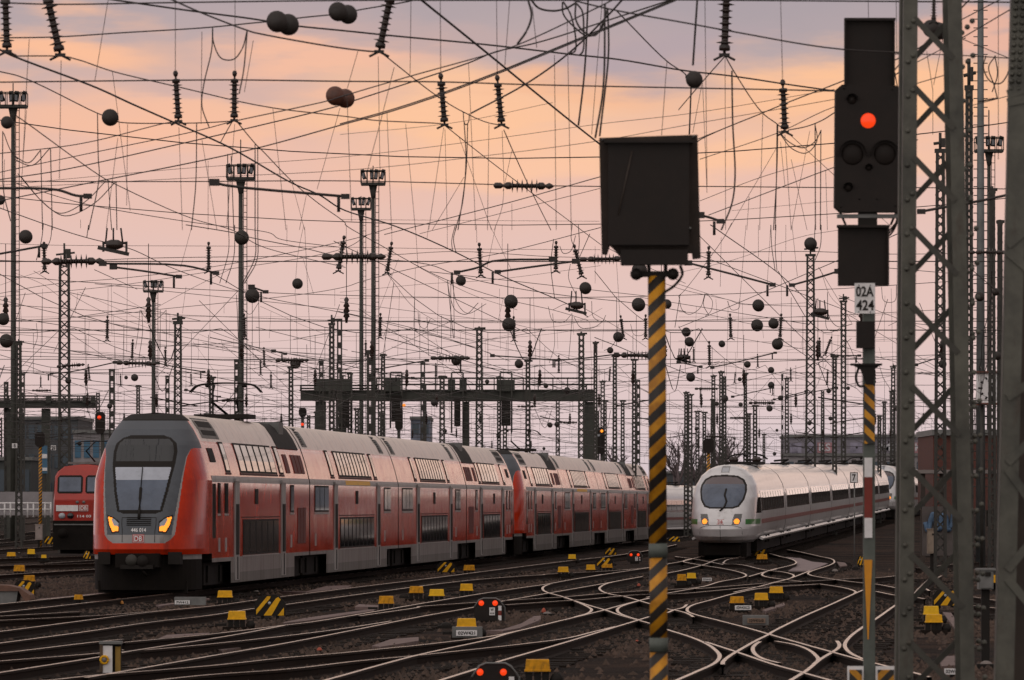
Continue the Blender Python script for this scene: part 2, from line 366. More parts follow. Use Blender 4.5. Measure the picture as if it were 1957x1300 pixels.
RAILS = """R1:-250,395 0,380 740,338
R1:-250,435 0,420 900,375 1400,338 1957,290
R1:-300,560 0,525 900,408 1400,345 R2:0,290 450,228 670,200 1400,108 H:540,722 840,683 1420,612 1740,582 1900,560
R1:-300,675 0,635 800,528 1400,440 R2:0,375 420,310 720,272 1400,178 H:720,738 1000,715 1150,705 R5:200,382 570,362 880,345 1200,316
R1:-200,750 0,730 200,708 850,630 1150,600
R1:-200,822 0,805 930,730 1150,700
R1:1150,632 1957,555 R2:700,470 950,440 1500,350 R3:0,240 180,210 560,148 760,118 1080,72 1240,42 R5:709,391 1190,318 1345,287 1480,262 1590,235 1700,205
R1:-200,945 0,915 290,870 930,768 1125,730 1957,600 R2:300,550 700,473
R1:900,735 1400,692 R2:0,640 700,565 1250,495 1700,425
R1:800,955 1100,905 1957,755 R2:700,635 1400,500 R3:0,345 450,265 690,215 1070,148 1550,65 1860,8
R1:200,1000 500,975 930,930 1957,845 R2:730,768 1200,728 1630,685 R3:0,580 560,512 830,460 1200,372 1540,288 1620,265 1830,210 1920,190
R1:1300,1000 1957,930 R2:700,880 1400,800 R3:0,665 300,632 800,578 1200,528 1460,468 1640,425
R2:900,1030 1100,978 1957,745 R3:560,540 740,485 1000,422 1200,372
R3:100,900 440,793 680,715 1200,565 1640,430 1820,375 1915,345
R2:1400,382 1957,300 R3:0,262 480,226 690,212 1210,180 1560,150 1910,128 R6:0,478 250,458 480,400 640,372 700,355 715,345 690,325 530,285 300,248 130,215 150,200 220,185
R5:1150,600 1350,560 1640,510 R6:240,470 640,438 900,418 1270,400 1640,378 1810,370 R8:145,455 325,437 450,425
R3:720,248 1120,220 1380,203 1910,160 R6:0,520 400,490 850,450 1400,425
R5:740,380 450,432 300,460 210,485 180,512 215,545 380,592 560,662 630,700 638,715 600,745 480,778
R5:380,595 620,672 760,712 900,760 1070,808 1180,838 R4:0,410 110,450 300,510 420,560 500,610 545,670 500,730 350,800 190,870 0,960
R5:1110,402 800,462 720,500 715,520 760,550 860,575 920,583 1180,655 1350,705 1410,715 1500,735 1560,760 1590,780
R5:1180,602 1070,632 920,680 880,710 900,745 1000,785 1070,805
R5:1180,782 1350,740 1410,715 1490,695 1530,665
R4:430,555 690,640 1000,745 1200,800 1250,815 1440,868 1600,915
R6:1400,425 900,460 640,505 400,570 220,620 165,655 180,690 290,725 450,765 700,830 R4:950,490 1000,505 1370,610 1480,640 1735,710 1840,735 R8:320,1210 450,1240 590,1280
R6:1810,480 1730,515 1500,620 1250,730 950,880 R4:960,490 850,545 700,630 620,680 575,720 570,745
R6:1400,425 1600,455 1700,480 1738,500 1725,517
R4:880,548 840,575 820,610 850,660 920,695 1040,725
R4:1010,545 1150,570 1270,610 1340,660 1365,700 1330,735
R8:580,470 500,545 450,600 325,670 145,795 R4:1735,430 1640,500 1590,560 1590,600 1640,650 1735,695
R4:1520,545 1540,575 1530,605 1470,645 1380,700 1270,790 1140,870 1000,960
R6:640,178 560,190 510,215 530,235 640,240 880,290 1050,310 1150,335 1155,355 1100,380 920,425 740,470 600,500
R6:930,150 1100,180 1180,215 1160,240 940,295 870,325 870,345 950,365 1250,402
R6:1100,130 1200,140 1480,180 1540,215 1500,245 1310,310 1295,330 1350,350 1640,395 1810,415 R8:150,508 325,540
R6:740,355 930,300 1000,285
R6:940,418 1100,380 1250,325 1310,300
R6:50,165 210,185 380,215 500,240
R6:700,170 520,180 320,240 130,290 -100,335
R8:480,372 530,370 830,335 1000,325
R8:145,565 325,600 455,612 550,628
R8:690,437 580,500 545,530 590,562
R8:900,605 1000,620 1130,640 1400,680
R8:900,680 1010,690 1130,705 1400,740
R7:-300,240 0,215 640,165 1200,120
R7:-300,310 0,285 640,230 1200,185
R7:-300,440 0,410 640,340 1200,285
R7:-300,495 0,465 430,405 700,370
R7:-300,540 0,510 480,465 800,435
R7:-300,610 0,590 700,550 1100,525
R7:-300,720 0,705 850,680 1200,668
R7:-300,812 0,795 1110,765 1700,745
R7:-300,935 0,910 1120,840 1700,800
R7:550,765 1110,730 1700,690"""
for ln in RAILS.strip().split('\n'):
    pts = smooth([G(x, y) for x, y in parse(ln)], 7)
    mb = MB(); rail_mesh(mb, pts)
    struct(mb.build('railway_rail'))
# ------------------------------------------------------------------ double-deck train
TR_D, TR_K = 153.0, .0755
TR_X = (264 - CXP) * TR_D / FPX
TR_ROT = -math.atan(TR_K)
def straight_track(x0, d0, k, da, db, name='railway_track'):
    dirv = Vector((k, 1, 0)).normalized(); nrm = Vector((dirv.y, -dirv.x, 0)); mb = MB()
    for sgn in (-1, 1):
        pts = [Vector((x0 + k * (d - d0), d, 0)) + nrm * .752 * sgn for d in np.linspace(da, db, 40)]
        rail_mesh(mb, pts, 0, sgn > 0, 2.5)
    struct(mb.build(name))
straight_track(TR_X, TR_D, TR_K, 120, 420)
straight_track(ICE_X0, ICE_D0, ICE_K, 258, 640)
SEC = [(.35, 1.39), (2.95, 1.39), (3.12, 1.355), (3.5, 1.26), (3.9, 1.13), (4.2, .98), (4.46, .80), (4.58, .64), (4.63, .0)]   # (z, half width)
def sx(z): return interp(SEC, z)
def patch(mb, s0, s1, z0, z1, off, m, side, sec=sx, nz=4, lean=0):
    """panel that follows the body side between s0..s1 and z0..z1, standing off by off"""
    zs = [z0 + (z1 - z0) * i / nz for i in range(nz + 1)]; vs = []; fs = []
    for lay in (off, 0.0):
        for z in zs:
            e = .02; dx = (sec(min(z + e, 4.6)) - sec(z - e)) / (2 * e); n = Vector((1, -dx)).normalized()
            x = sec(z) + n.x * lay; zz = z + n.y * lay
            for s in (s0, s1): vs.append((side * x, s, zz))
    k = 2 * (nz + 1)
    for i in range(nz): fs.append((2 * i, 2 * i + 1, 2 * i + 3, 2 * i + 2))
    for i in range(nz): fs += [(2 * i, 2 * i + 2, k + 2 * i + 2, k + 2 * i), (2 * i + 1, k + 2 * i + 1, k + 2 * i + 3, 2 * i + 3)]
    fs += [(0, k, k + 1, 1), (2 * nz, 2 * nz + 1, k + 2 * nz + 1, k + 2 * nz)]
    if side > 0: pass
    else: fs = [f[::-1] for f in fs]
    mb.add(vs, fs, m)
def loft(mb, sec, zs, s0, s1, m, caps=True):
    prof = [(sec(z), z) for z in zs] + [(-sec(z), z) for z in reversed(zs) if sec(z) > 1e-4]
    n = len(prof); vs = [(x, s0, z) for x, z in prof] + [(x, s1, z) for x, z in prof]
    fs = [(i, i + n, i + n + 1, i + 1) for i in range(n - 1)]
    mb.add(vs, fs, m, True)
    if caps: mb.add(vs, [tuple(range(n)), tuple(range(2 * n - 1, n - 1, -1))], UNDER)
def window(parent, s0, s1, z0, z1, panes, sides=(1, -1), gap=.09, nz=4):
    for sd in sides:
        mb = MB(); patch(mb, s0, s1, z0, z1, .012, BLACK, sd, nz=nz); w = (s1 - s0) / panes
        for i in range(panes): patch(mb, s0 + i * w + gap, s0 + (i + 1) * w - gap, z0 + .05, z1 - .05, .02, GLASS, sd, nz=nz)
        mb.build('window', parent, smooth_=False)
def bogie(parent, s):
    mb = MB()
    for dx in (-1, 1):
        mb.box((dx * 1.05, s, .55), (.12, 3.0, .28), UNDER)
        for ds in (-1.25, 1.25): mb.lathe([(0, .40), (.5, .46), (1, .42)], UNDER, (dx * .82, s + ds, .46 + RAIL), (dx * .68, s + ds, .46 + RAIL), 20); mb.box((dx * 1.12, s + ds, .6), (.16, .45, .42), UNDER)
    mb.box((0, s, .6), (1.9, 1.2, .3), UNDER); return mb.build('bogie', parent)
def side_fit(car, items, upper, roofend, base):
    """windows, door columns and trim of one carriage; lists hold distances along the car"""
    for k, a, b, n in items:
        if k == 'w': window(car, a, b, 2.12, 2.88, n, nz=1, gap=.07)
        elif k == 'l': window(car, a, b, 1.03, 1.95, n, nz=1, gap=.13)
        elif k == 'd':
            for sd in (1, -1):
                mb = MB(); patch(mb, a, b, .40, 2.93, .03, SILV, sd, nz=1); m = (a + b) / 2; patch(mb, m - .28, m + .28, 1.05, 2.35, .05, BLACK, sd, nz=1); patch(mb, m - .03, m + .03, .42, 1.0, .05, BLACK, sd, nz=1)
                patch(mb, a - .1, b + .1, 2.93, 3.0, .07, SILV, sd, nz=1)
                mb.build('door_post', car, smooth_=False)
        elif k == 'v':
            for sd in (1, -1):
                mb = MB(); w = (b - a) / n
                for i in range(n): patch(mb, a + i * w + .05, a + (i + 1) * w - .05, 1.25, 2.25, .014, VENT, sd, nz=1)
                mb.build('vent', car, smooth_=False)
        elif k == 'c':
            for sd in (1, -1):
                mb = MB(); patch(mb, a, b, 2.35, 2.75, .015, BLACK, sd, nz=1); mb.build('door_display', car, smooth_=False)
    for sd in (1, -1):
        mb = MB()
        for k, a, b, n in items:
            if k == 'd':
                for s_ in (a - .16, b + .16): patch(mb, s_ - .02, s_ + .02, 1.0, 2.9, .004, SEAM, sd, nz=1)
            if k == 'l': patch(mb, a - .25, b + .25, 1.99, 2.02, .004, SEAM, sd, nz=1); patch(mb, a - .1, b + .1, .985, 1.02, .018, SILV, sd, nz=1)
            if k == 'w': patch(mb, a - .05, b + .05, 2.06, 2.11, .016, SILV, sd, nz=1); patch(mb, a + .1, a + .42, 1.15, 1.5, .012, SILV, sd, nz=1)
        for a, b, n in upper: patch(mb, a - .06, b + .06, 3.10, 3.15, .016, SEAM, sd, nz=1)
        mb.build('panel_trim', car, smooth_=False)
    for a, b, n in upper: window(car, a, b, 3.16, 3.93, n, nz=5, gap=.17)
SEAM = mat('panel_seam', (.06, .008, .004), .6, 0, 0, spec=.2)
VENT = mat('vent_dark_red', (.12, .015, .01), .6, 0, .2, 5)
def car_shell(name, parent, L, s0=0, cabend=False):
    mb = MB(); loft(mb, sx, [.95, 1.5, 2.0, 2.5, 2.95, 3.05, 3.12, 3.25, 3.4, 3.6, 3.8, 3.92], s0, L, REDP)
    car = mb.build(name, parent); 
    r = MB(); sr = lambda z: sx(z)
    loft(r, sr, [3.92, 4.05, 4.2, 4.33, 4.46, 4.53, 4.58, 4.61, 4.63], s0, L, ROOFM, False)
    r.build('roof', car)
    for sd in (1, -1):
        k = MB()
        patch(k, s0, L, .90, 1.0, .006, SKIRT, sd, nz=1); patch(k, s0 + (3.9 if cabend else 4.4), L - 3.9, .60, .90, .007, SKIRT, sd, nz=1); patch(k, s0 + (3.9 if cabend else 4.4), L - 3.9, .34, .60, .008, SILVD, sd, nz=1)
        k.build('skirt', car, smooth_=False)
        st = MB(); patch(st, s0, L, 2.9, 3.06, .008, SILV, sd, nz=2); st.build('cant_stripe', car, smooth_=False)
    u = MB(); u.box((0, (s0 + L) / 2, .62), (2.3, L - s0 - .5, .6), UNDER); u.build('underframe', car)
    return car
SILVD = mat('train_silver_dirty', (.16, .15, .14), .55, .1, .3, 1.3, streak=((.07, .055, .045), .8, (3, 3, .6), .45))
def roof_gear(car, a, b):
    """sunken dark roof end with its cooling unit"""
    mb = MB(); se = lambda z: sx(z) + .012
    loft(mb, se, [3.88, 4.05, 4.2, 4.33, 4.46, 4.58, 4.64], a, b, BLACK, True); mb.box((.55, a + .55 * (b - a), 4.46), (.75, 1.1, .36), GREYP); mb.box((-.55, a + .5 * (b - a), 4.46), (.7, 1.1, .36), GREYP)
    mb.build('roof_recess', car)
def roof_vents(car, a):
    for sd in (1, -1):
        mb = MB()
        patch(mb, a, a + 1.3, 3.98, 4.52, .01, SILVD, sd, nz=4)
        for i in range(7):
            z = 4.04 + i * .068; patch(mb, a + .1, a + .55, z, z + .03, .02, BLACK, sd, nz=1)
        patch(mb, a + .7, a + 1.2, 4.05, 4.4, .02, GREYP, sd, nz=2)
        mb.build('roof_vent', car, smooth_=False)
def red_louvre(car, a, w, n):
    for sd in (1, -1):
        mb = MB()
        for i in range(n): patch(mb, a + i * w * 1.25, a + i * w * 1.25 + w, 3.2, 3.72, .018, VENT, sd, nz=3)
        mb.build('louvre', car, smooth_=False)
# --- cab shell
CABD = 3.4
CZ = [(1.1, .12), (1.25, .0), (1.6, .04), (2.0, .16), (2.6, .42), (3.2, .80), (3.8, 1.32), (4.2, 1.9), (4.45, 2.45), (4.63, 3.2)]
def cabp(x, z, off=0.0):
    hw = max(.05, sx(z)); c = interp(CZ, z); t = min(1, abs(x) / hw); ct = math.sqrt(max(0, 1 - t ** (2 / .62))) ; return Vector((x, c + (CABD - c) * (1 - ct ** .62) - off, z))
MASKW = [(1.6, .79), (1.86, .82), (2.64, .915), (3.5, .99), (3.72, 1.06), (3.9, 2)]
SILVW = [(1.37, .5), (1.40, .64), (1.48, .77), (1.6, .865), (1.86, .89), (2.64, .955), (3.3, .995), (3.5, 1.005), (3.72, 1.06), (3.9, 2)]
WSW = [(2.12, .40), (2.17, .555), (2.64, .66), (3.34, .775), (3.65, .79), (3.85, .74), (3.98, .6), (4.04, .42)]
HL = [(.50, 1.70), (.515, 1.90), (.64, 2.0), (.79, 2.05), (.74, 1.85), (.655, 1.67)]
def make_cab(parent):
    parts = {k: MB() for k in ('cab_nose', 'face_mask', 'trim', 'windscreen', 'destination_display', 'headlight')}
    zs = list(np.linspace(1.12, 4.60, 190)) ; ts = list(np.linspace(-1, 1, 241))
    def pt(t, z):
        th = t * math.pi / 2; hw = max(.05, sx(z)); c = interp(CZ, z)
        return Vector((hw * math.copysign(abs(math.sin(th)) ** .62, th), c + (CABD - c) * (1 - max(0, math.cos(th)) ** .62), z))
    grid = [[pt(t, z) for t in ts] for z in zs]
    for i in range(len(zs) - 1):
        for j in range(len(ts) - 1):
            q = [grid[i][j], grid[i][j + 1], grid[i + 1][j + 1], grid[i + 1][j]]; c = (q[0] + q[2]) / 2; ax, z = abs(c.x), c.z
            part, m = 'cab_nose', REDP
            if z > 1.40 and ax < interp(SILVW, z) and c.y < 2.9: part, m = 'trim', SILV
            if z > 1.60 and ax < interp(MASKW, z) and c.y < 3.0: part, m = 'face_mask', MASKG
            if z > 4.42: part, m = 'face_mask', BLACK
            if 2.12 < z < 4.04 and ax < interp(WSW, z): part, m = 'windscreen', BLACK
            if 2.2 < z < 3.26 and ax < interp(WSW, z) - .07: part, m = 'windscreen', (BLIND if z > 2.95 else SCREEN)
            if 3.40 < z < 3.95 and ax < interp(WSW, z) - .08: part, m = 'destination_display', GLASS
            if inpoly(ax, z, [(.48, 1.66), (.49, 1.93), (.63, 2.03), (.81, 2.09), (.77, 1.84), (.67, 1.63)]): part, m = 'headlight', BLACK
            if inpoly(ax, z, HL):
                part = 'headlight'; m = LENS if inpoly(ax, z, [(.51, 1.80), (.515, 1.92), (.64, 2.0), (.70, 1.99), (.62, 1.83)]) else AMBER
            parts[part].add(q, [(0, 1, 2, 3)], m, True)
    nose = parts['cab_nose'].build('cab_nose', parent); nose.data.update()
    for k in ('face_mask', 'trim', 'windscreen', 'destination_display'): parts[k].build(k, nose)
    hl = parts['headlight']
    for sd in (-1, 1):
        h = MB(); h.mats = hl.mats
        for f, m in zip(hl.f, hl.m):
            if sum(hl.v[i][0] for i in f) * sd > 0: h.add([hl.v[i] for i in f], [tuple(range(len(f)))], hl.mats[m], True)
        h.build('headlight', nose)
    # wiper, grille, lettering, logo, lower apron, coupler
    w = MB(); w.tube([cabp(0, z, .03) for z in (2.0, 2.2, 2.5, 2.75)], .035, BLACK, 6); w.tube([cabp(0, z, .03) for z in (2.7, 3.0, 3.25)], .012, BLACK, 5); w.build('wiper', nose)
    g = MB()
    for i in range(5):
        z = 1.84 + i * .045; g.tube([cabp(x, z, .008) for x in np.linspace(-.30, .30, 9)], .012, BLACK, 5)
    for sd in (-1, 1): g.tube([cabp(sd * (.42 if z > 1.7 else .40), z, .004) for z in (1.42, 1.55, 1.7, 1.85, 2.02)], .007, BLACK, 5)
    g.tube([cabp(x, 2.02, .004) for x in np.linspace(-.42, .42, 9)], .007, BLACK, 5)
    g.build('grille', nose)
    t = MB(); text(t, '446 014', (0, 0, 1.72), .37, .10, WHITE, lambda p: cabp(p[0], p[2], .006)); t.build('number_lettering', nose)
    t = MB(); dbl = REDLOGO
    for a, b, m, o in ((.145, .105, dbl, .006), (.13, .09, WHITE, .010), (.118, .078, dbl, .013)):
        t.add([cabp(x, 1.51 + y, o) for x, y in ((-a, -b), (a, -b), (a, b), (-a, b))], [(0, 1, 2, 3)], m)
    text(t, 'DB', (0, 0, 1.51), .19, .125, WHITE, lambda p: cabp(p[0], p[2], .017)); t.build('logo', nose)
    a = MB(); zs2 = [.25, .4, .7, 1.0, 1.16]
    rows = [[cabp(x, 1.25, 0) * 1 + Vector((0, .25 + (1.2 - z) * .10, z - 1.25)) for x in np.linspace(-1.33, 1.33, 33)] for z in zs2]
    for i in range(4):
        for j in range(32):
            x = abs((rows[i][j].x + rows[i][j + 1].x) / 2)
            a.add([rows[i][j], rows[i][j + 1], rows[i + 1][j + 1], rows[i + 1][j]], [(0, 1, 2, 3)], SILV if (i == 3 and x > .93) else UNDER, True)
    a.build('apron', nose)
    c = MB(); c.box((0, .1, .98), (1.06, .7, .34), UNDER); c.lathe([(0, .13), (.2, .16), (1, .12)], STEEL, (-.13, -.32, .98), (-.13, .2, .98)); c.lathe([(0, .13), (.2, .16), (1, .12)], BLACK, (.14, -.32, .96), (.14, .2, .96)); c.box((0, -.1, .82), (.8, .4, .1), BLACK)
    for dx in (-.86, .86): c.box((dx, .42, 1.03), (.3, .5, .30), BLACK)
    c.box((0, .9, .32), (2.2, .1, .3), UNDER); c.tube([(.05, -.1, .8), (.2, -.2, .66), (.22, .1, .6)], .025, BLACK, 6)
    c.build('coupler', nose)
    return nose
REDLOGO = mat('logo_red', (.42, .015, .015), .4, 0, 0)
def make_set(label):
    root = thing('double_deck_train', label, 'train', (0, 0, 0))
    c1 = car_shell('carriage', root, 25.9, CABD, True); make_cab(c1)
    side_fit(c1, [('w', 4.6, 5.1, 1), ('w', 6.0, 6.7, 1), ('d', 8.0, 9.0, 1), ('l', 9.9, 18.1, 6), ('c', 12.6, 13.3, 1), ('d', 18.7, 19.7, 1), ('w', 21.0, 21.9, 1), ('v', 22.8, 25.0, 3)], [(6.6, 7.6, 1), (9.7, 18.2, 6), (18.8, 19.8, 1)], None, 0)
    for sd in (1, -1):
        mb = MB(); patch(mb, 3.5, 4.1, 1.5, 2.86, .012, GLASS, sd, nz=1); mb.build('cab_window', c1); mb = MB(); patch(mb, 3.9, 5.0, 3.4, 3.75, .015, BLACK, sd, nz=2); mb.build('cab_vent', c1)
        mb = MB(); patch(mb, 3.9, 7.4, 4.0, 4.5, .012, SILVD, sd, nz=4); patch(mb, 4.3, 7.0, 4.08, 4.2, .02, BLACK, sd, nz=2); patch(mb, 4.3, 7.0, 4.28, 4.42, .02, BLACK, sd, nz=2); mb.build('roof_hatch', c1)
    red_louvre(c1, 20.6, .9, 1); red_louvre(c1, 22.6, .75, 3); roof_gear(c1, 20.0, 25.2); bogie(c1, 5.6); bogie(c1, 24.4)
    c2 = car_shell('carriage', root, 26.8, 0)
    side_fit(c2, [('w', 1.2, 5.0, 3), ('d', 6.5, 7.5, 1), ('l', 8.3, 18.7, 9), ('c', 13, 13.7, 1), ('d', 19.6, 20.6, 1), ('w', 22.0, 24.2, 2)], [(6.1, 7.0, 1), (8.4, 18.3, 10), (19.2, 20.1, 1)], None, 0)
    roof_vents(c2, .6); roof_vents(c2, 23.6); bogie(c2, 2.3); bogie(c2, 24.4); c2.location = (0, 26.15, 0)
    g = MB(); g.box((0, 26.02, 2.3), (2.2, .34, 3.3), BLACK); g.build('gangway', root)
    c3 = copy_tree(c2, root); c3.location = (0, 53.2, 0)
    for sd in (1, -1): y = MB(); patch(y, 10.0, 17.5, 2.92, 3.05, .014, YEL, sd, nz=1); y.build('first_class_stripe', c2)
    g = MB(); g.box((0, 53.08, 2.3), (2.2, .34, 3.3), BLACK); g.build('gangway', root)
    g = MB(); g.box((0, 80.13, 2.3), (2.2, .34, 3.3), BLACK); g.build('gangway', root)
    c4 = copy_tree(c1, root); c4.location = (0, 106.2, 0); c4.rotation_euler = (0, 0, math.pi)
    # pantograph on the leading car
    p = MB()
    b0 = (0, 17.5, 4.7); p.box((0, 17.5, 4.72), (1.5, 1.6, .12), BLACK)
    for dx in (-.45, .45): p.tube([(dx, 17.0, 4.75), (dx * .9, 16.8, 4.66)], .09, PORC, 8)
    p.tube([(0, 18.1, 4.78), (-.28, 17.0, 5.1), (-.32, 17.7, 5.56)], .035, BLACK, 6); p.tube([(.3, 18.0, 4.85), (.38, 17.1, 5.1), (.32, 17.7, 5.56)], .022, BLACK, 6)
    for dy in (-.18, .18):
        p.tube(smooth([(-.98, 17.7 + dy, 5.38), (-.80, 17.7 + dy, 5.55), (-.45, 17.7 + dy, 5.62), (.45, 17.7 + dy, 5.62), (.80, 17.7 + dy, 5.55), (.98, 17.7 + dy, 5.38)]), .022, BLACK, 6)
    p.tube([(-.5, 17.5, 5.56), (-.5, 17.9, 5.56)], .05, BLACK, 6); p.tube([(.5, 17.5, 5.56), (.5, 17.9, 5.56)], .05, BLACK, 6)
    p.build('pantograph', root)
    return root
set1 = make_set('nearest red double deck train with grey cab face and amber headlights')
set1.location = (TR_X, TR_D, 0); set1.rotation_euler = (0, 0, TR_ROT)
set2 = copy_tree(set1); o_ = 107.2 / math.sqrt(1 + TR_K ** 2)
set2.location = (TR_X + o_ * TR_K, TR_D + o_, 0); set2['label'] = 'farther red double deck train coupled behind the front one, reaching the striped post'
# ------------------------------------------------------------------ white high-speed train
ISEC = [(.72, 1.05), (.85, 1.24), (1.05, 1.36), (1.4, 1.43), (1.9, 1.43), (2.6, 1.39), (3.1, 1.28), (3.5, 1.06), (3.75, .78), (3.9, .45), (3.97, 0)]
def isx(z): return interp(ISEC, z)
IWHITE = mat('train_white', (.74, .73, .74), .32, 0, .12, .9, coat=.5, streak=((.25, .21, .19), .55, (2, 2, .35), .55))
IRED = mat('stripe_red', (.30, .08, .07), .35, 0, .1, 3, coat=.4)
IGREEN = mat('stripe_green', (.03, .22, .04), .35, 0, .1, 3, coat=.4)
IBAND = mat('window_band', (.03, .026, .024), .12, 0, .2, 2, coat=.5)
ICD = 5.4
ICZ = [(.72, .95), (.85, .45), (1.0, .16), (1.3, .0), (1.6, .14), (2.0, .55), (2.5, 1.25), (3.0, 2.1), (3.5, 3.2), (3.8, 4.2), (3.97, 5.2)]
def icep(x, z, off=0.0):
    hw = max(.05, isx(z)); c = interp(ICZ, z); t = min(1, abs(x) / hw); ct = math.sqrt(max(0, 1 - t ** (2 / .72))); return Vector((x, c + (ICD - c) * (1 - ct ** .75) - off, z))
def make_ice_nose(parent):
    parts = {k: MB() for k in ('nose', 'windscreen', 'headlight', 'side_window', 'stripe', 'lamp_panel')}
    zs = list(np.linspace(.74, 3.95, 150)); ts = list(np.linspace(-1, 1, 181))
    ws = [(-.45, 2.13), (.45, 2.13), (.72, 2.22), (.90, 2.5), (.975, 2.85), (.95, 3.12), (.82, 3.35), (.55, 3.5), (0, 3.54), (-.55, 3.5), (-.82, 3.35), (-.95, 3.12), (-.975, 2.85), (-.90, 2.5), (-.72, 2.22)]
    wi = [(x * .92, 2.8 + (z - 2.8) * .9) for x, z in ws]
    def pt(t, z):
        th = t * math.pi / 2; hw = max(.05, isx(z)); c = interp(ICZ, z)
        return Vector((hw * math.copysign(abs(math.sin(th)) ** .72, th), c + (ICD - c) * (1 - max(0, math.cos(th)) ** .75), z))
    g = [[pt(t, z) for t in ts] for z in zs]
    for i in range(len(zs) - 1):
        for j in range(len(ts) - 1):
            q = [g[i][j], g[i][j + 1], g[i + 1][j + 1], g[i + 1][j]]; c = (q[0] + q[2]) / 2; ax, z = abs(c.x), c.z; part, m = 'nose', IWHITE
            if inpoly(c.x, z, ws): part, m = 'windscreen', BLACK
            if inpoly(c.x, z, wi): part, m = 'windscreen', (SCREEN if z < 3.15 else IVISOR)
            if inpoly(ax, z, [(.47, 1.48), (.50, 1.72), (.56, 1.92), (.86, 1.92), (.82, 1.6), (.72, 1.46)]): part, m = 'headlight', GREYP
            if (ax - .66) ** 2 + (z - 1.62) ** 2 < .012: part, m = 'headlight', AMBER
            if ax > 1.0 and c.y < 4.6 and 1.50 < z < 1.72: part, m = 'stripe', IGREEN
            if c.y > 2.7 and 1.95 < z < 2.75 and z < 1.95 + (c.y - 2.7) * .6: part, m = 'side_window', GLASS
            if ax < .17 and 3.62 < z < 3.88: part, m = 'lamp_panel', GREYP
            if ax < .14 and 3.65 < z < 3.85: part, m = 'lamp_panel', LENS
            parts[part].add(q, [(0, 1, 2, 3)], m, True)
    n = parts['nose'].build('nose', parent)
    for k in ('windscreen', 'side_window', 'stripe', 'lamp_panel'): parts[k].build(k, n)
    hl = parts['headlight']
    for sd in (-1, 1):
        h = MB()
        for f, m in zip(hl.f, hl.m):
            if sum(hl.v[i][0] for i in f) * sd > 0: h.add([hl.v[i] for i in f], [tuple(range(len(f)))], hl.mats[m], True)
        h.build('headlight', n)
    w = MB(); w.tube([icep(x, z, .03) for x, z in ((-.04, 2.05), (.12, 2.2), (.20, 2.45), (.10, 2.7), (.14, 2.95))], .04, BLACK, 6); w.build('wiper', n)
    s = MB()
    s.tube([icep(x, 1.46 - .12 * (abs(x) / .86) ** 4, .004) for x in np.linspace(-.86, .86, 21)], .010, UNDER, 5)
    for sd in (-1, 1): s.tube([icep(sd * x, z, .004) for x, z in ((.86, 1.34), (.87, 1.1), (.84, .85))], .010, UNDER, 5)
    s.tube([icep(0, z, .004) for z in np.linspace(.8, 1.46, 8)], .010, UNDER, 5); s.build('coupler_cover', n)
    t = MB()
    for a, b, m, o in ((.145, .105, REDLOGO, .006), (.125, .085, WHITE, .010), (.118, .078, REDLOGO, .0)):
        if o: t.add([icep(x, 1.60 + y, o) for x, y in ((-a, -b), (a, -b), (a, b), (-a, b))], [(0, 1, 2, 3)], m)
    text(t, 'DB', (0, 0, 1.60), .20, .13, REDLOGO, lambda p: icep(p[0], p[2], .016)); t.build('logo', n)
    a = MB(); a.box((0, 3.4, .45), (2.0, 3.4, .6), UNDER); a.box((0, 1.5, .42), (1.5, .6, .4), UNDER); a.build('apron', n); return n
IVISOR = mat('tinted_visor', (.07, .04, .045), .12, 0, 0, coat=.5)
def ice_car(parent, L, s0):
    b = MB(); prof = [.72, .95, 1.3, 1.9, 2.3, 2.6, 2.9, 3.1, 3.3, 3.5, 3.65, 3.75, 3.85, 3.9, 3.95, 3.97]; loft(b, isx, prof, s0, L, IWHITE)
    car = b.build('carriage', parent)
    for sd in (1, -1):
        w = MB(); patch(w, s0 + (.2 if s0 else 1.4), L - 1.2, 2.02, 2.86, .008, IBAND, sd, isx, 3); k = 8; step = (L - s0 - 3.4) / k
        for i in range(k): patch(w, s0 + 1.9 + i * step, s0 + 1.9 + i * step + step * .8, 2.10, 2.80, .016, GLASS, sd, isx, 3)
        w.build('window_band', car, smooth_=False)
        r = MB(); patch(r, s0, L, 1.50, 1.68, .007, IRED, sd, isx, 1); r.build('stripe', car)
        k2 = MB(); k2.box((sd * 1.42, (s0 + L) / 2, .87), (.16, L - s0, .09), ISILL, rot=Matrix.Rotation(sd * .5, 3, 'Y')); k2.build('sill', car, smooth_=False)
        f = MB()
        for x in (s0 + (5 if s0 else 3), L - 3.2):
            for dx in (-1.0, 1.0): f.box((sd * 1.40, x + dx, .82), (.1, .3, .32), UNDER)
        f.build('yaw_damper', car)
    for x in ((s0 + 2) if s0 else 3.4, L - 3.4): bogie(car, x)
    u = MB(); u.box((0, (s0 + L) / 2, .55), (2.4, L - s0 - 1, .45), UNDER); u.build('underframe', car)
    g = MB(); g.tube([(0, L - .9, 4.02), (.4, L - 1.6, 4.2), (-.2, L - 3.0, 4.14)], .05, BLACK, 5); g.box((0, L - 1.4, 4.0), (.9, 1.2, .12), BLACK); g.build('roof_cable', car)
    h = MB(); loft(h, lambda z: isx(z) + .012, [2.9, 3.1, 3.3, 3.5, 3.65, 3.75, 3.85, 3.9, 3.95, 3.985], L - .06, L + .05, GREYP); h.build('gangway', car); return car
ISILL = mat('bright_sill', (.75, .73, .72), .3, .2, .1, 3, coat=.3)
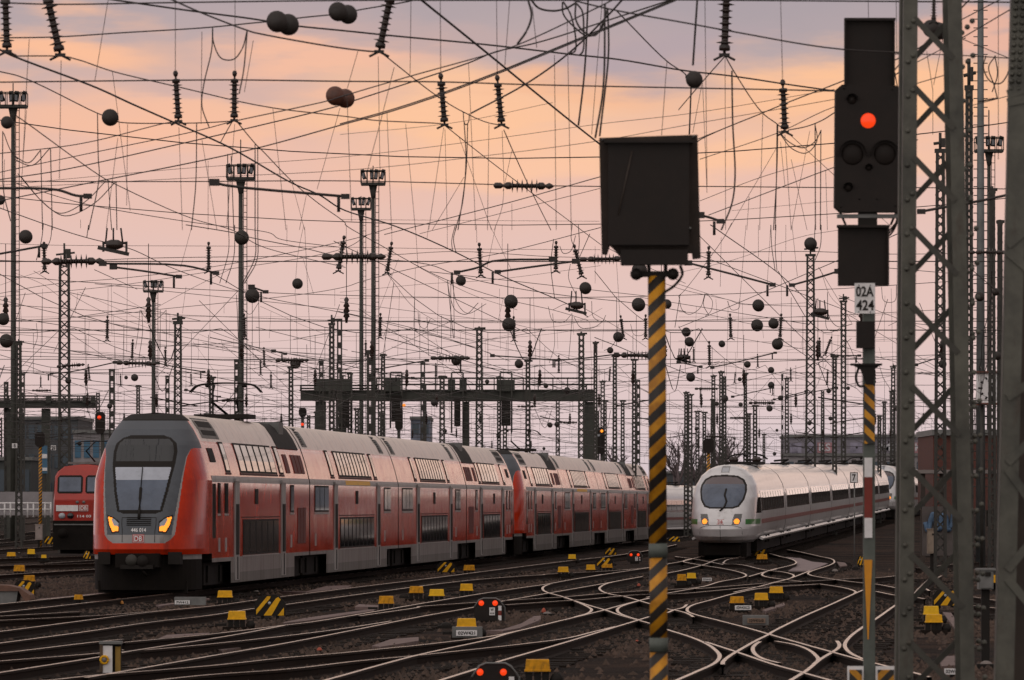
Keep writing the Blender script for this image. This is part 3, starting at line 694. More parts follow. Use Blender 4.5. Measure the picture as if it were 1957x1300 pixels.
def make_ice(label):
    r = thing('white_express_train', label, 'train', (0, 0, 0))
    c = ice_car(r, 26.5, ICD); make_ice_nose(c)
    p = MB(); p.box((0, 19, 4.02), (1.5, 4, .14), BLACK)
    for dx in (-.5, .5):
        for dy in (17.6, 20.4): p.lathe([(0, .09), (.5, .13), (1, .08)], PORC, (dx, dy, 4.05), (dx, dy, 4.3), 8)
    p.tube([(0, 20.4, 4.3), (0, 18.2, 4.36), (.0, 20.9, 4.42)], .05, BLACK, 6); p.tube(smooth([(-.9, 20.8, 4.2), (-.6, 20.8, 4.38), (.6, 20.8, 4.38), (.9, 20.8, 4.2)]), .04, BLACK, 6); p.tube([(.4, 21, 4.1), (.45, 24, 4.2), (.1, 25.4, 4.15)], .05, BLACK, 6); p.build('folded_pantograph', c)
    m = ice_car(r, 25.4, 0); m.location = (0, 26.7, 0)
    for i in range(1, 5):
        k = copy_tree(m, r); k.location = (0, 26.7 + 25.6 * i, 0)
    e = copy_tree(c, r); e.location = (0, 26.7 + 25.6 * 5 + 26.6, 0); e.rotation_euler = (0, 0, math.pi)
    return r
ice = make_ice('white express train with green side stripe and oval windscreen facing the camera')
pit = math.atan(.0062); rotI = -math.atan(ICE_K)
def place_ice(o, d, x, k, z, pitch): o.location = (x, d, z); o.rotation_euler = (pitch, 0, -math.atan(k))
place_ice(ice, ICE_D0, ICE_X0, ICE_K, .0, pit)
ice2 = copy_tree(ice); ice2['label'] = 'second white express train beyond the first, half hidden by the near lattice mast'
d2 = ICE_D0 + 186; place_ice(ice2, d2, ICE_X0 + ICE_K * (d2 - ICE_D0) + .4, .105, .0062 * 186, 0)
ice3 = copy_tree(ice); ice3['label'] = 'white express train seen between the striped post and the nearest white train'
place_ice(ice3, 380, -.4, .16, -.3, 0)
# ------------------------------------------------------------------ red locomotive behind the train, at left
def make_loco():
    r = thing('electric_locomotive', 'red electric locomotive half hidden behind the red double deck train at far left', 'locomotive', (0, 0, 0))
    LS = [(1.0, 1.38), (2.6, 1.36), (3.2, 1.30), (3.5, 1.15), (3.72, .85), (3.82, 0)]; ls = lambda z: interp(LS, z)
    b = MB(); loft(b, ls, [1.0, 2.6, 3.2, 3.5, 3.72, 3.8, 3.82], .55, 16, LRED); body = b.build('body', r)
    f = MB(); zz = [1.0, 2.0, 2.05, 3.2, 3.45, 3.7, 3.8]; ys = [.08, .0, .0, .35, .42, .5, .55]
    vs = []
    for z, y in zip(zz, ys):
        h = ls(z); vs += [(-h, .55, z), (-h * .93, y, z), (h * .93, y, z), (h, .55, z)]
    f.add(vs, [(4 * i + j, 4 * i + j + 1, 4 * i + j + 5, 4 * i + j + 4) for i in range(len(zz) - 1) for j in range(3)], LRED); f.build('front', body)
    fy = lambda z: interp(list(zip(zz, ys)), z)
    for x0, x1 in ((-1.16, -.06), (.06, 1.16)):
        w = MB(); w.prism([(x0, 2.44), (x0 + .06, 2.36), (x1 - .06, 2.36), (x1, 2.44), (x1, 3.16), (x1 - .08, 3.26), (x0 + .1, 3.26), (x0, 3.14)], -.0, .3, BLACK)
        w.v = [(x, fy(z) - .02 if y < .1 else y + fy(z), z) for x, y, z in w.v]
        o = len(w.v); w.add([(x, fy(z) - .035, z) for x, z in ((x0 + .08, 2.45), (x1 - .08, 2.45), (x1 - .08, 3.16), (x0 + .08, 3.16))], [(0, 1, 2, 3)], SCREEN); w.build('windscreen', body)
    p = MB(); p.box((-.72, -.01, 1.62), (.96, .02, .30), WHITE); p.build('white_panel', body)
    t = MB()
    for a, b2, m, y in ((.19, .15, WHITE, -.012), (.165, .125, LRED, -.02)): t.add([(x, y, 1.62 + z) for x, z in ((-a, -b2), (a, -b2), (a, b2), (-a, b2))], [(0, 1, 2, 3)], m)
    text(t, 'DB', (0, -.03, 1.62), .27, .19, WHITE); t.build('logo', body)
    t = MB(); text(t, '114 03', (.02, -.02, 1.22), .60, .13, WHITE); t.build('number_lettering', body)
    for x, m in ((-.95, LENS), (-.58, GLASS), (.95, LENS), (.58, GLASS)):
        h = MB(); h.lathe([(0, .13), (.5, .15), (1, .15)], m, (x, -.04, 1.24), (x, .12, 1.24), 16); h.build('headlight', body)
    for x in (-.28, .0): h = MB(); h.lathe([(0, .07), (1, .08)], GREYP, (x, -.03, 1.92), (x, .1, 1.92), 12); h.build('marker_lamp', body)
    b = MB(); b.box((0, .6, .98), (2.7, 1.0, 1.26), UNDER); b.box((0, .08, 1.45), (2.6, .06, .05), GREYP)
    for x in (-.88, .88): b.lathe([(0, .22), (.2, .22), (.25, .09), (1, .09)], UNDER, (x, -.45, 1.06), (x, .3, 1.06), 14)
    b.box((0, .9, .35), (2.2, .2, .35), UNDER); b.build('buffer_beam', body)
    bogie(body, 3.5); bogie(body, 12.5); u = MB(); u.box((0, 8, .75), (2.5, 15, .5), UNDER); u.build('underframe', body)
    rf = MB(); rf.box((0, 3, 3.88), (1.6, 3.5, .1), GREYP); rf.box((0, 9, 3.9), (1.2, 5, .18), GREYP); rf.tube([(0, 5.2, 3.95), (-.3, 4.2, 4.5), (0, 5.2, 5.0)], .04, BLACK, 6); rf.tube([(-.9, 5.2, 4.85), (-.6, 5.2, 5.0), (.6, 5.2, 5.0), (.9, 5.2, 4.85)], .03, BLACK, 6); rf.build('pantograph', body)
    return r
LRED = mat('loco_red', (.42, .03, .018), .4, 0, .15, 2, coat=.2)
lo = make_loco()
for o in list(lo.children) + [c for k in lo.children for c in k.children]:
    if o.name.split('.')[0] in ('bogie', 'underframe', 'buffer_beam'): continue
    for v in o.data.vertices: v.co.z = 1.62 + (v.co.z - 1.0) * .87
LD = 272.0; lo.location = ((160 - CXP) * LD / FPX, LD, 0); lo.rotation_euler = (0, 0, -.03)
# ------------------------------------------------------------------ masts
def lattice(px, ytop, wpx, d, label, ybot=None, wb=None, bar=.045, group=None, m=STEEL, leg=.07, lean=0, name='lattice_mast', zb=None, head=None):
    base = P(px, 0, d); z0 = ground_h(base.x, d) if zb is None else zb; s = FPX / d; zt = CH + (HYP - ytop) / s; w1 = wpx / s; w0 = (wb or wpx * 1.15) / s
    mb = MB(); o = Vector((base.x, d, z0)); H = zt - z0
    wd = lambda z: w0 + (w1 - w0) * (z - z0) / H
    cx = lambda z: base.x + lean * (z - z0) / s / H if lean else base.x
    for dx in (-1, 1):
        for dy in (-1, 1):
            a = (cx(z0) + dx * (w0 / 2 - leg / 2), d + dy * w0 / 2, z0); b = (cx(zt) + dx * (w1 / 2 - leg / 2), d + dy * w1 / 2, zt); mb.bar(a, b, leg, leg, m)
    mast = mb.build(name, None, o)
    lcs = {-1: MB(), 1: MB()}; z = z0; k = 0
    while z < zt - .1:
        h = min(wd(z) * .95, zt - z); w = wd(z) / 2; wn = wd(z + h) / 2
        for dy in (-1, 1):
            sg = 1 if (k % 2) else -1
            if dy > 0: sg = -sg
            lcs[dy].bar((cx(z) - sg * w, d + dy * (w + .03), z), (cx(z + h) + sg * wn, d + dy * (wn + .03), z + h), bar, .02, m)
        z += h; k += 1
    for q in lcs.values(): q.build('lacing', mast)
    if head:
        hb = MB(); hb.box((base.x, d, zt + .06), (w1 * 1.3, w1 * 1.3, .12), m); hb.tube([(base.x, d, zt), (base.x, d, zt + head / s)], .05, m, 5)
        hb.tube([(base.x - w1 * .8, d, zt + head / s * .45), (base.x + w1, d, zt + head / s * .55)], .05, m, 5); hb.box((base.x + w1 * .35, d, zt + head / s * .5), (w1 * .5, .2, head / s * .45), m); hb.build('mast_head', mast)
    return tag(mast, label, 'mast', group)
def beam_mast(px, ytop, wpx, d, label, group=None, m=STEEL):
    base = P(px, 0, d); z0 = ground_h(base.x, d); s = FPX / d; zt = CH + (HYP - ytop) / s; w = wpx / s; mb = MB()
    for dx in (-1, 1): mb.box((base.x + dx * w * .36, d, (z0 + zt) / 2), (w * .28, w * .8, zt - z0), m, tap=1)
    z = z0
    while z < zt - .3: mb.box((base.x, d, z + .25), (w * .5, w * .6, .3), m); z += .62
    mb.box((base.x, d, zt), (w * 1.05, w, .15), m)
    return tag(mb.build('beam_mast', None, (base.x, d, z0)), label, 'mast', group)
FARREG = []
ML = [(123, 505, 20, 300, 24, 40, 'tall lattice mast carrying a horizontal insulator, left of the small floodlight tower'), (36, 660, 10, 330, 14, 12, 'lattice mast just right of the far left floodlight tower'),
      (340, 620, 14, 280, 18, 22, 'lattice mast rising above the roof of the red train cab'), (634, 622, 10, 300, 13, 20, 'left of two slim lattice masts with bracketed heads above the gantry'),
      (916, 632, 12, 258, 18, 8, 'wide lattice mast in front of the middle of the signal gantry'), (1111, 642, 11, 315, 15, 8, 'lattice mast at the right end of the signal gantry'),
      (1549, 490, 15, 335, 22, 30, 'tall lattice mast with a dark ball on top right of the white train cab'), (1612, 578, 11, 390, 9, 16, 'lattice mast directly left of the signal pole with white number plate'),
      (1797, 292, 16, 200, 24, 38, 'lattice mast seen between the two legs of the near lattice mast'), (1852, 172, 13, 170, 16, 60, 'very tall thin lattice mast just right of the near lattice mast'),
      (1896, 370, 10, 190, 16, 14, 'lattice mast below the right floodlight tower'), (1911, 428, 9, 200, 12, 8, 'lattice mast half hidden by the thick mast at the right edge'),
      (1009, 692, 9, 330, 12, 4, 'lattice mast in front of the gantry between middle and right end'), (1138, 658, 7, 350, 9, 6, 'thin lattice mast just right of the gantry end'),
      (1175, 682, 8, 360, 10, 4, 'slim lattice mast left of the striped signal post, under a horizontal insulator'), (1212, 690, 8, 350, 10, 4, 'slim lattice mast next to the striped signal post'),
      (1378, 714, 7, 400, 9, 6, 'slim lattice mast above the roof of the white train'), (1319, 757, 8, 440, 10, 5, 'short lattice mast left of the white train roof'), (1346, 790, 7, 470, 8, 3, 'short far lattice mast over the white train nose'),
      (1443, 778, 8, 400, 10, 3, 'far lattice mast with cross arm over the white train roof'), (1595, 684, 8, 350, 10, 4, 'lattice mast with a beam arm left of the signal pole'), (1460, 832, 5, 520, 6, 2, 'tiny far lattice mast over the white train'),
      (1707, 705, 8, 490, 10, 10, 'far lattice mast just left of the near lattice mast'), (732, 680, 8, 370, 10, 2, 'thin lattice mast right of the paired floodlight towers'), (845, 722, 10, 350, 13, 3, 'lattice mast in front of the gantry box, left of centre'),
      (264, 740, 7, 420, 8, 2, 'short far lattice mast left of the small floodlight tower'), (404, 727, 9, 300, 10, 10, 'short lattice mast left of the train pantograph'), (556, 705, 9, 350, 10, 6, 'lattice mast right of the pantograph of the nearest train'),
      (1690, 770, 6, 450, 7, 2, 'faint far lattice mast left of the near lattice mast'), (1665, 772, 6, 470, 7, 2, 'faint far lattice mast behind the signal pole'), (1333, 788, 8, 500, 7, 2, 'faint far lattice mast with hanging line above the white train'),
      (668, 716, 7, 420, 9, 2, 'thin lattice mast standing behind the gantry railing'), (965, 735, 8, 420, 9, 2, 'far lattice mast in the middle of the gantry'), (1156, 768, 7, 450, 9, 2, 'short far lattice mast right of the gantry leg'), (1190, 768, 7, 450, 9, 2, 'short far lattice mast close to the striped post')]
for px, yt, w, d, wb, hd, lb in ML: lattice(px, yt, w, d, lb, wb=wb, head=hd, bar=.05 if d < 300 else .06, leg=.08 if d < 300 else .09)
BM = [(43, 716, 9, 380, 'dark flat topped steel mast right of the far left floodlight tower'), (12, 732, 8, 400, 'dark short steel mast at the left edge'), (214, 708, 11, 330, 'dark steel mast left of the small floodlight tower, bare top'),
      (320, 720, 8, 400, 'dark steel mast right of the small floodlight tower'), (614, 692, 9, 350, 'dark steel mast left of the two slim lattice masts'), (649, 612, 10, 310, 'solid slim mast right of the two masts with bracketed heads'),
      (709, 673, 16, 235, 'thick dark steel mast at the foot of the paired floodlight towers'), (808, 694, 9, 350, 'dark steel mast standing behind the gantry left half'), (1220, 728, 7, 420, 'dark short mast touching the striped signal post'),
      (1495, 717, 4, 400, 'thin dark post standing alone right of the white train cab'), (452, 690, 9, 330, 'dark steel mast behind the pantograph of the nearest train')]
for a in BM: beam_mast(*a)
def floodlight(px, yplat, wpx, d, pw, label, ant=0):
    b = P(px, yplat, d); s = FPX / d; zt = b.z; r = thing('floodlight_tower', label, 'floodlight', (b.x, d, 0))
    p = MB(); p.tube([(b.x, d, 0), (b.x, d, zt * .33), (b.x, d, zt)], pw / s * .62, STEELG, 10, True, pw / s * .42)
    p.build('pole', r); l = MB()
    for dx in (.0, .22): l.tube([(b.x + pw / s * .5 + .02 + dx, d - .05, 1), (b.x + pw / s * .5 + .02 + dx, d - .05, zt)], .025, STEEL, 4)
    z = 2
    while z < zt: l.tube([(b.x + pw / s * .5 + .02, d - .05, z), (b.x + pw / s * .5 + .24, d - .05, z)], .02, STEEL, 4); z += .45
    l.build('ladder', r)
    k = MB(); W_ = wpx / s * .88; k.box((b.x, d, zt), (W_, W_ * .8, .18), STEEL); k.lathe([(0, pw / s * .4), (1, pw / s * 1.0)], STEEL, (b.x, d, zt - 1.0), (b.x, d, zt - .1), 10)
    for dx in (-.5, -.25, 0, .25, .5):
        for dy in (-.4, .4): k.tube([(b.x + dx * W_, d + dy * W_, zt), (b.x + dx * W_, d + dy * W_, zt + .85)], .03, STEEL, 4)
    for dy in (-.4, .4):
        k.tube([(b.x - .5 * W_, d + dy * W_, zt + .85), (b.x + .5 * W_, d + dy * W_, zt + .85)], .035, STEEL, 4)
    k.build('platform', r)
    for dx in (-.40, -.05, .13, .40):
        f = MB(); f.box((b.x + dx * W_, d - .3, zt + .62), (W_ * .15, .35, .6), BLACK, rot=Matrix.Rotation(dx * .7, 3, 'Y') @ Matrix.Rotation(.35, 3, 'X')); f.add([(b.x + dx * W_ + ex * W_ * .05, d - .52, zt + .62 + ez) for ex, ez in ((-1, -.26), (1, -.26), (1, .26), (-1, .26))], [(0, 1, 2, 3)], LENSG); f.build('lamp', r)
    if ant: a = MB(); a.tube([(b.x, d, zt), (b.x, d, zt + ant / s)], .035, STEEL, 4); a.build('antenna', r)
LENSG = mat('floodlight_lens', (.13, .13, .145), .2, 0, .1, 4)
floodlight(25, 204, 60, 390, 9, 'floodlight tower with caged platform at the far left edge', 45)
floodlight(460, 342, 60, 400, 9.5, 'floodlight tower left of centre standing over the train pantograph', 75)
floodlight(713, 352, 52, 410, 8, 'taller of the paired floodlight towers in the centre', 35)
floodlight(690, 400, 42, 500, 7, 'shorter of the paired floodlight towers in the centre', 25)
floodlight(293, 557, 42, 540, 7, 'small floodlight tower above the nearest red cab', 18)
floodlight(1890, 289, 60, 400, 8, 'floodlight tower at right between lattice masts', 78)
# tubular mast with climbing steps
def tube_mast(px, d, ytop, ybot, w0, w1, label):
    b = P(px, 0, d); s = FPX / d; zt = CH + (HYP - ytop) / s; m = MB(); m.tube([(b.x, d, 0), (b.x, d, zt)], w0 / s / 2, TUBEM, 12, True, w1 / s / 2)
    o = m.build('tubular_mast', None, (b.x, d, 0)); st = MB(); z = 3
    while z < zt: st.tube([(b.x - w0 / s * .5 - .08, d, z), (b.x + w0 / s * .5 + .08, d, z)], .018, STEEL, 4); z += .33
    st.build('climbing_steps', o); tag(o, label, 'mast')
TUBEM = mat('galvanised', (.14, .15, .15), .5, .4, .3, 2, streak=((.1, .07, .05), .6, (5, 5, .5), .55))
tube_mast(1874, 235, -60, 1055, 19, 11, 'grey tubular mast with climbing steps right of the near lattice mast')
# near lattice mast (out of focus, foreground)
NEAR = mat('near_mast_paint', (.086, .084, .068), .55, .15, .55, 2.2, streak=((.05, .03, .02), .8, (7, 7, 2.5), .56), bump=.25)
BROWNM = mat('mast_brown', (.05, .036, .028), .65, .1, .35, 3)
NEARD = mat('near_mast_brace', (.055, .052, .042), .6, .1, .4, 4, streak=((.13, .13, .115), .6, (6, 6, 3), .6))
def near_mast():
    d = 52.0; s = FPX / d
    def q(px, py, dd=d): return P(px, py, dd)
    r = thing('lattice_mast', 'big near lattice mast with crossed flat braces right of the red signal', 'mast', (q(1785, 1300).x, d, -.4))
    def legline(y): t = y / 1300; return 1727 + (1718 - 1727) * t, 1838 + (1863 - 1838) * t
    wpx = 27
    for side in (0, 1):
        for dd in (d, d + .62):
            m = MB(); xa = legline(-120)[side]; xb = legline(1700)[side]; a = q(xa + wpx / 2 * (1 if side == 0 else -1), -120); b = q(xb + wpx / 2 * (1 if side == 0 else -1), 1700)
            a.y = b.y = dd; m.bar(b, a, wpx / s, .018, NEAR); sg = 1 if side == 1 else -1; off = Vector((sg * wpx / s / 2 - sg * .009, .07 if dd == d else -.07, 0)); m.bar(b + off, a + off, .016, .14, NEAR)
            y = -80
            while y < 1400:
                c = q(legline(y)[side] + wpx * .35, y); c.y = dd - .01; m.lathe([(0, .008), (.3, .02), (1, .024)], NEAR, c + Vector((0, -.02, 0)), c + Vector((0, .004, 0)), 8)
                if random.random() < .6:
                    c2 = c + Vector((wpx * .35 / s, 0, .05)); m.lathe([(0, .008), (.3, .02), (1, .024)], NEAR, c2 + Vector((0, -.02, 0)), c2 + Vector((0, .004, 0)), 8)
                y += 66
            m.build('leg', r)
    for yc in (-62, 73, 206, 342, 481, 630, 785, 945, 1110, 1280):
        hh = 38 + max(0, yc) * .012; y0 = yc - hh; xl = legline(y0)[0] + 20; xr = legline(y0)[1] - 18
        a = q(xl, y0); b = q(xr, y0 + 2 * hh); a.y = b.y = d - .014; m = MB(); m.bar(a, b, .05, .012, NEARD); m.build('brace', r)
        a = q(xr, y0 - 2); b = q(xl, y0 + 2 * hh); a.y = b.y = d + .634; m = MB(); m.bar(a, b, .048, .012, NEARD); m.build('brace', r)
near_mast()
def edge_mast():
    d = 46.0; s = FPX / d; r = thing('lattice_mast', 'thick green grey mast cut off by the right edge', 'mast', (P(1930, 0, d).x, d, -.4))
    a = MB(); a.bar(P(1911, 1700, d), P(1955, -150, d), 34 / s, .02, NEAR); a.bar(P(1895, 1700, d) + Vector((0, .09, 0)), P(1939, -150, d) + Vector((0, .09, 0)), .016, .16, NEAR)
    for i in range(16):
        for dx in (-.25, .2):
            t = i / 30; c = P(1952 - 24 * t + dx * 30, -40 + i * 14, d); a.lathe([(0, .01), (1, .022)], NEAR, c + Vector((0, -.035, 0)), c + Vector((0, -.008, 0)), 7)
    a.build('leg', r)
    a = MB(); a.bar(P(1940, 1700, d + .5), P(1968, -150, d + .5), 36 / s, .3, BROWNM); a.build('leg', r)
    for y0, y1 in ((760, 730), (885, 840), (895, 960), (1090, 1035), (1105, 1160), (470, 430), (480, 520), (180, 168), (196, 186)):
        m = MB(); a_ = P(1925, y0, d - .02); b_ = P(1999, y1 + (y1 - y0) * .6, d - .02); m.bar(a_, b_, .06, .012, NEAR); m.build('brace', r)
edge_mast()
# ------------------------------------------------------------------ signal gantries
def gantry(x0, x1, yb, ybot, ytop_rail, d, legs, boxes, label, hang=()):
    s = FPX / d; a = P(x0, yb, d); b = P(x1, ybot, d); r = thing('signal_gantry', label, 'gantry', ((a.x + b.x) / 2, d, 0)); L = b.x - a.x; H = a.z - b.z
    m = MB(); m.box(((a.x + b.x) / 2, d, (a.z + b.z) / 2), (L, 1.4, H), STEELG); m.box(((a.x + b.x) / 2, d, a.z + .03), (L + .1, 1.7, .07), STEEL); m.box(((a.x + b.x) / 2, d, b.z - .03), (L + .1, 1.6, .07), STEEL)
    n = int(L / 1.2)
    for i in range(n): m.box((a.x + (i + .5) * L / n, d - .72, (a.z + b.z) / 2), (.06, .06, H), STEEL)
    m.build('beam', r); zt = P(0, ytop_rail, d).z; k = MB()
    for yy in (-.8, .8):
        for zz in (zt, (zt + a.z) / 2): k.tube([(a.x, d + yy, zz), (b.x, d + yy, zz)], .035, STEEL, 4)
        for i in range(int(L / .9) + 1):
            x = a.x + i * .9; k.tube([(x, d + yy, a.z), (x, d + yy, zt)], .03, STEEL, 4)
    k.build('railing', r)
    for px, w in legs:
        c = P(px, 0, d); g = MB(); g.box((c.x, d, b.z / 2 - .05), (w / s, .7, b.z - .1), STEELG); g.build('leg', r)
    for bx0, by0, bx1, by1 in boxes:
        p, q = P(bx0, by0, d - .95), P(bx1, by1, d - .95); g = MB(); g.box(((p.x + q.x) / 2, d - .95, (p.z + q.z) / 2), (q.x - p.x, .4, p.z - q.z), STEELG); g.build('cabinet', r)
    for bx0, by0, bx1, by1 in hang:
        p, q = P(bx0, by0, d - 1.3), P(bx1, by1, d - 1.3); g = MB(); g.box(((p.x + q.x) / 2, d - 1.3, (p.z + q.z) / 2), (q.x - p.x, .5, p.z - q.z), BLACK)
        for dx in (-.35, .35): g.tube([((p.x + q.x) / 2 + dx, d - 1.2, q.z - .4), ((p.x + q.x) / 2 + dx, d - 1.2, a.z + 1.1)], .05, STEEL, 4)
        g.tube([((p.x + q.x) / 2 - .35, d - 1.2, a.z + 1.1), ((p.x + q.x) / 2 + .35, d - 1.2, a.z + 1.1)], .05, STEEL, 4); g.build('signal_head', r)
    return r
FARM = random.Random(11)
for i in range(34):
    px = (FARM.uniform(585, 905) if i < 12 else FARM.uniform(0, 190) if i < 18 else FARM.uniform(930, 1230) if i < 23 else FARM.uniform(1290, 1520) if i < 30 else FARM.uniform(1570, 1720)); FAR_D = FARM.uniform(400, 560)
    o = lattice(px, FARM.uniform(715, 800), FARM.uniform(6, 8.5), FAR_D, 'x', wb=FARM.uniform(8, 10), bar=.07, leg=.10, head=FARM.choice((None, 3, 6)))
    FARREG.append((o, px))
gantry(720, 1134, 747, 765, 723, 385, [(890, 13), (1126, 17)], [(734, 722, 766, 748), (856, 725, 870, 748), (878, 725, 892, 748), (949, 726, 984, 748)], 'long dark signal gantry crossing behind the red train', [(748, 756, 766, 806), (868, 760, 880, 815), (958, 764, 976, 814)])
gantry(575, 722, 748, 764, 737, 380, [(613, 20), (657, 10)], [(600, 724, 672, 748)], 'left, lower part of the signal gantry with cage end', [(654, 764, 668, 818)])
gantry(-120, 184, 768, 778, 757, 400, [(88, 16), (20, 12)], [(88, 756, 97, 770), (158, 757, 164, 770), (174, 757, 182, 770)], 'low dark signal gantry at the left edge behind the small locomotive')
# ------------------------------------------------------------------ foreground and trackside signals
STRA = stripe_mat('post_stripes', (.03, .024, .02), (.66, .29, .012), .176, -.95, 1.0)
STRB = stripe_mat('pole_stripes', (.03, .026, .022), (.70, .31, .012), .150, .95, 1.0, .06)
POLEG = mat('pole_grey_green', (.10, .115, .10), .6, 0, .3, 5, streak=((.06, .04, .03), .6, (9, 9, 3), .6))
SIGB = mat('signal_back_black', (.018, .013, .011), .6, 0, .3, 4, streak=((.06, .048, .042), .5, (9, 9, 1.2), .66), spec=.25)
def back_signal():
    d = 50.0; s = FPX / d; q = lambda x, y, e=0: P(x, y, d + e); r = thing('signal', 'dark back of a signal board on a yellow and black striped post in the foreground', 'signal', (q(1256, 0).x, d, -.3))
    b = MB(); zt, zb = q(0, 262).z, q(0, 494).z
    pl = [(q(x, 0).x, q(0, y).z) for x, y in ((1145, 264), (1333, 258), (1339, 494), (1324, 496), (1322, 484), (1314, 484), (1314, 506), (1188, 508), (1184, 490), (1174, 478), (1166, 470), (1160, 488), (1150, 486))]
    b.prism(pl, d - .03, d + .03, mat('signal_rim_brown', (.038, .027, .022), .6, 0, .35, 5, spec=.2)); b.build('back_plate', r)
    h = MB(); w = .03; x0, x1 = q(1162, 0).x, q(1316, 0).x; z0, z1 = q(0, 470).z, q(0, 276).z
    h.box(((x0 + x1) / 2, d - .10, (z0 + z1) / 2), (x1 - x0, .14, z1 - z0), SIGB); h.box(((x0 + x1) / 2, d - .13, z1 + .01), (x1 - x0 + .06, .2, .02), SIGB); h.build('housing', r)
    h = MB(); x0, x1 = q(1186, 0).x, q(1314, 0).x; h.box(((x0 + x1) / 2, d - .09, q(0, 493).z), (x1 - x0, .12, .12), SIGB); h.build('lower_housing', r)
    h = MB(); a_, b_ = q(1207, 292), q(1181, 412); h.tube([a_ + Vector((0, -.178, 0)), b_ + Vector((0, -.178, 0))], .006, BROWNM, 5); h.build('stay_rod', r)  # slim raised bar stands in for the light streak reflected on the hood
    h = MB(); h.tube(smooth([q(1300, 508, -.05), q(1304, 524, -.06), q(1290, 545, -.06), q(1268, 560, -.08)], 4), .012, BLACK, 6); h.build('cable', r)
    for x, y in ((1152, 268), (1325, 262), (1318, 438)):
        c = q(x, y); h = MB(); h.lathe([(0, .008), (1, .012)], GREYP, c + Vector((0, -.19, 0)), c + Vector((0, -.02, 0)), 8); h.build('bolt', r)
    k = MB(); k.box(q(1252, 524), (.34, .10, .045), BLACK)
    for x in (1216, 1286): c = q(x, 524); k.lathe([(0, .03), (.5, .05), (1, .03)], BLACK, c + Vector((0, -.1, 0)), c + Vector((0, .1, 0)), 10)
    for x in (1240, 1272): k.box(q(x, 514), (.03, .05, .10), BLACK)
    k.build('bracket', r)
    segs = [(528, 1039, 0), (1039, 1066, 1), (1066, 1219, 0), (1219, 1246, 1), (1246, 1700, 0)]
    rad = 17 / s
    for y0, y1, g in segs:
        p = MB(); xa, xb = 1255 + (y0 - 540) * .0055, 1255 + (y1 - 540) * .0055
        p.tube([P(xa, y0, d), P(xb, y1, d)], rad * (1.06 if g else 1), POLEG if g else STRA, 20); p.build('post_band' if g else 'striped_post', r, smooth_=True)
back_signal()
BLKG = mat('unlit_lens', (.017, .0125, .0105), .6, 0, 0, spec=.2)
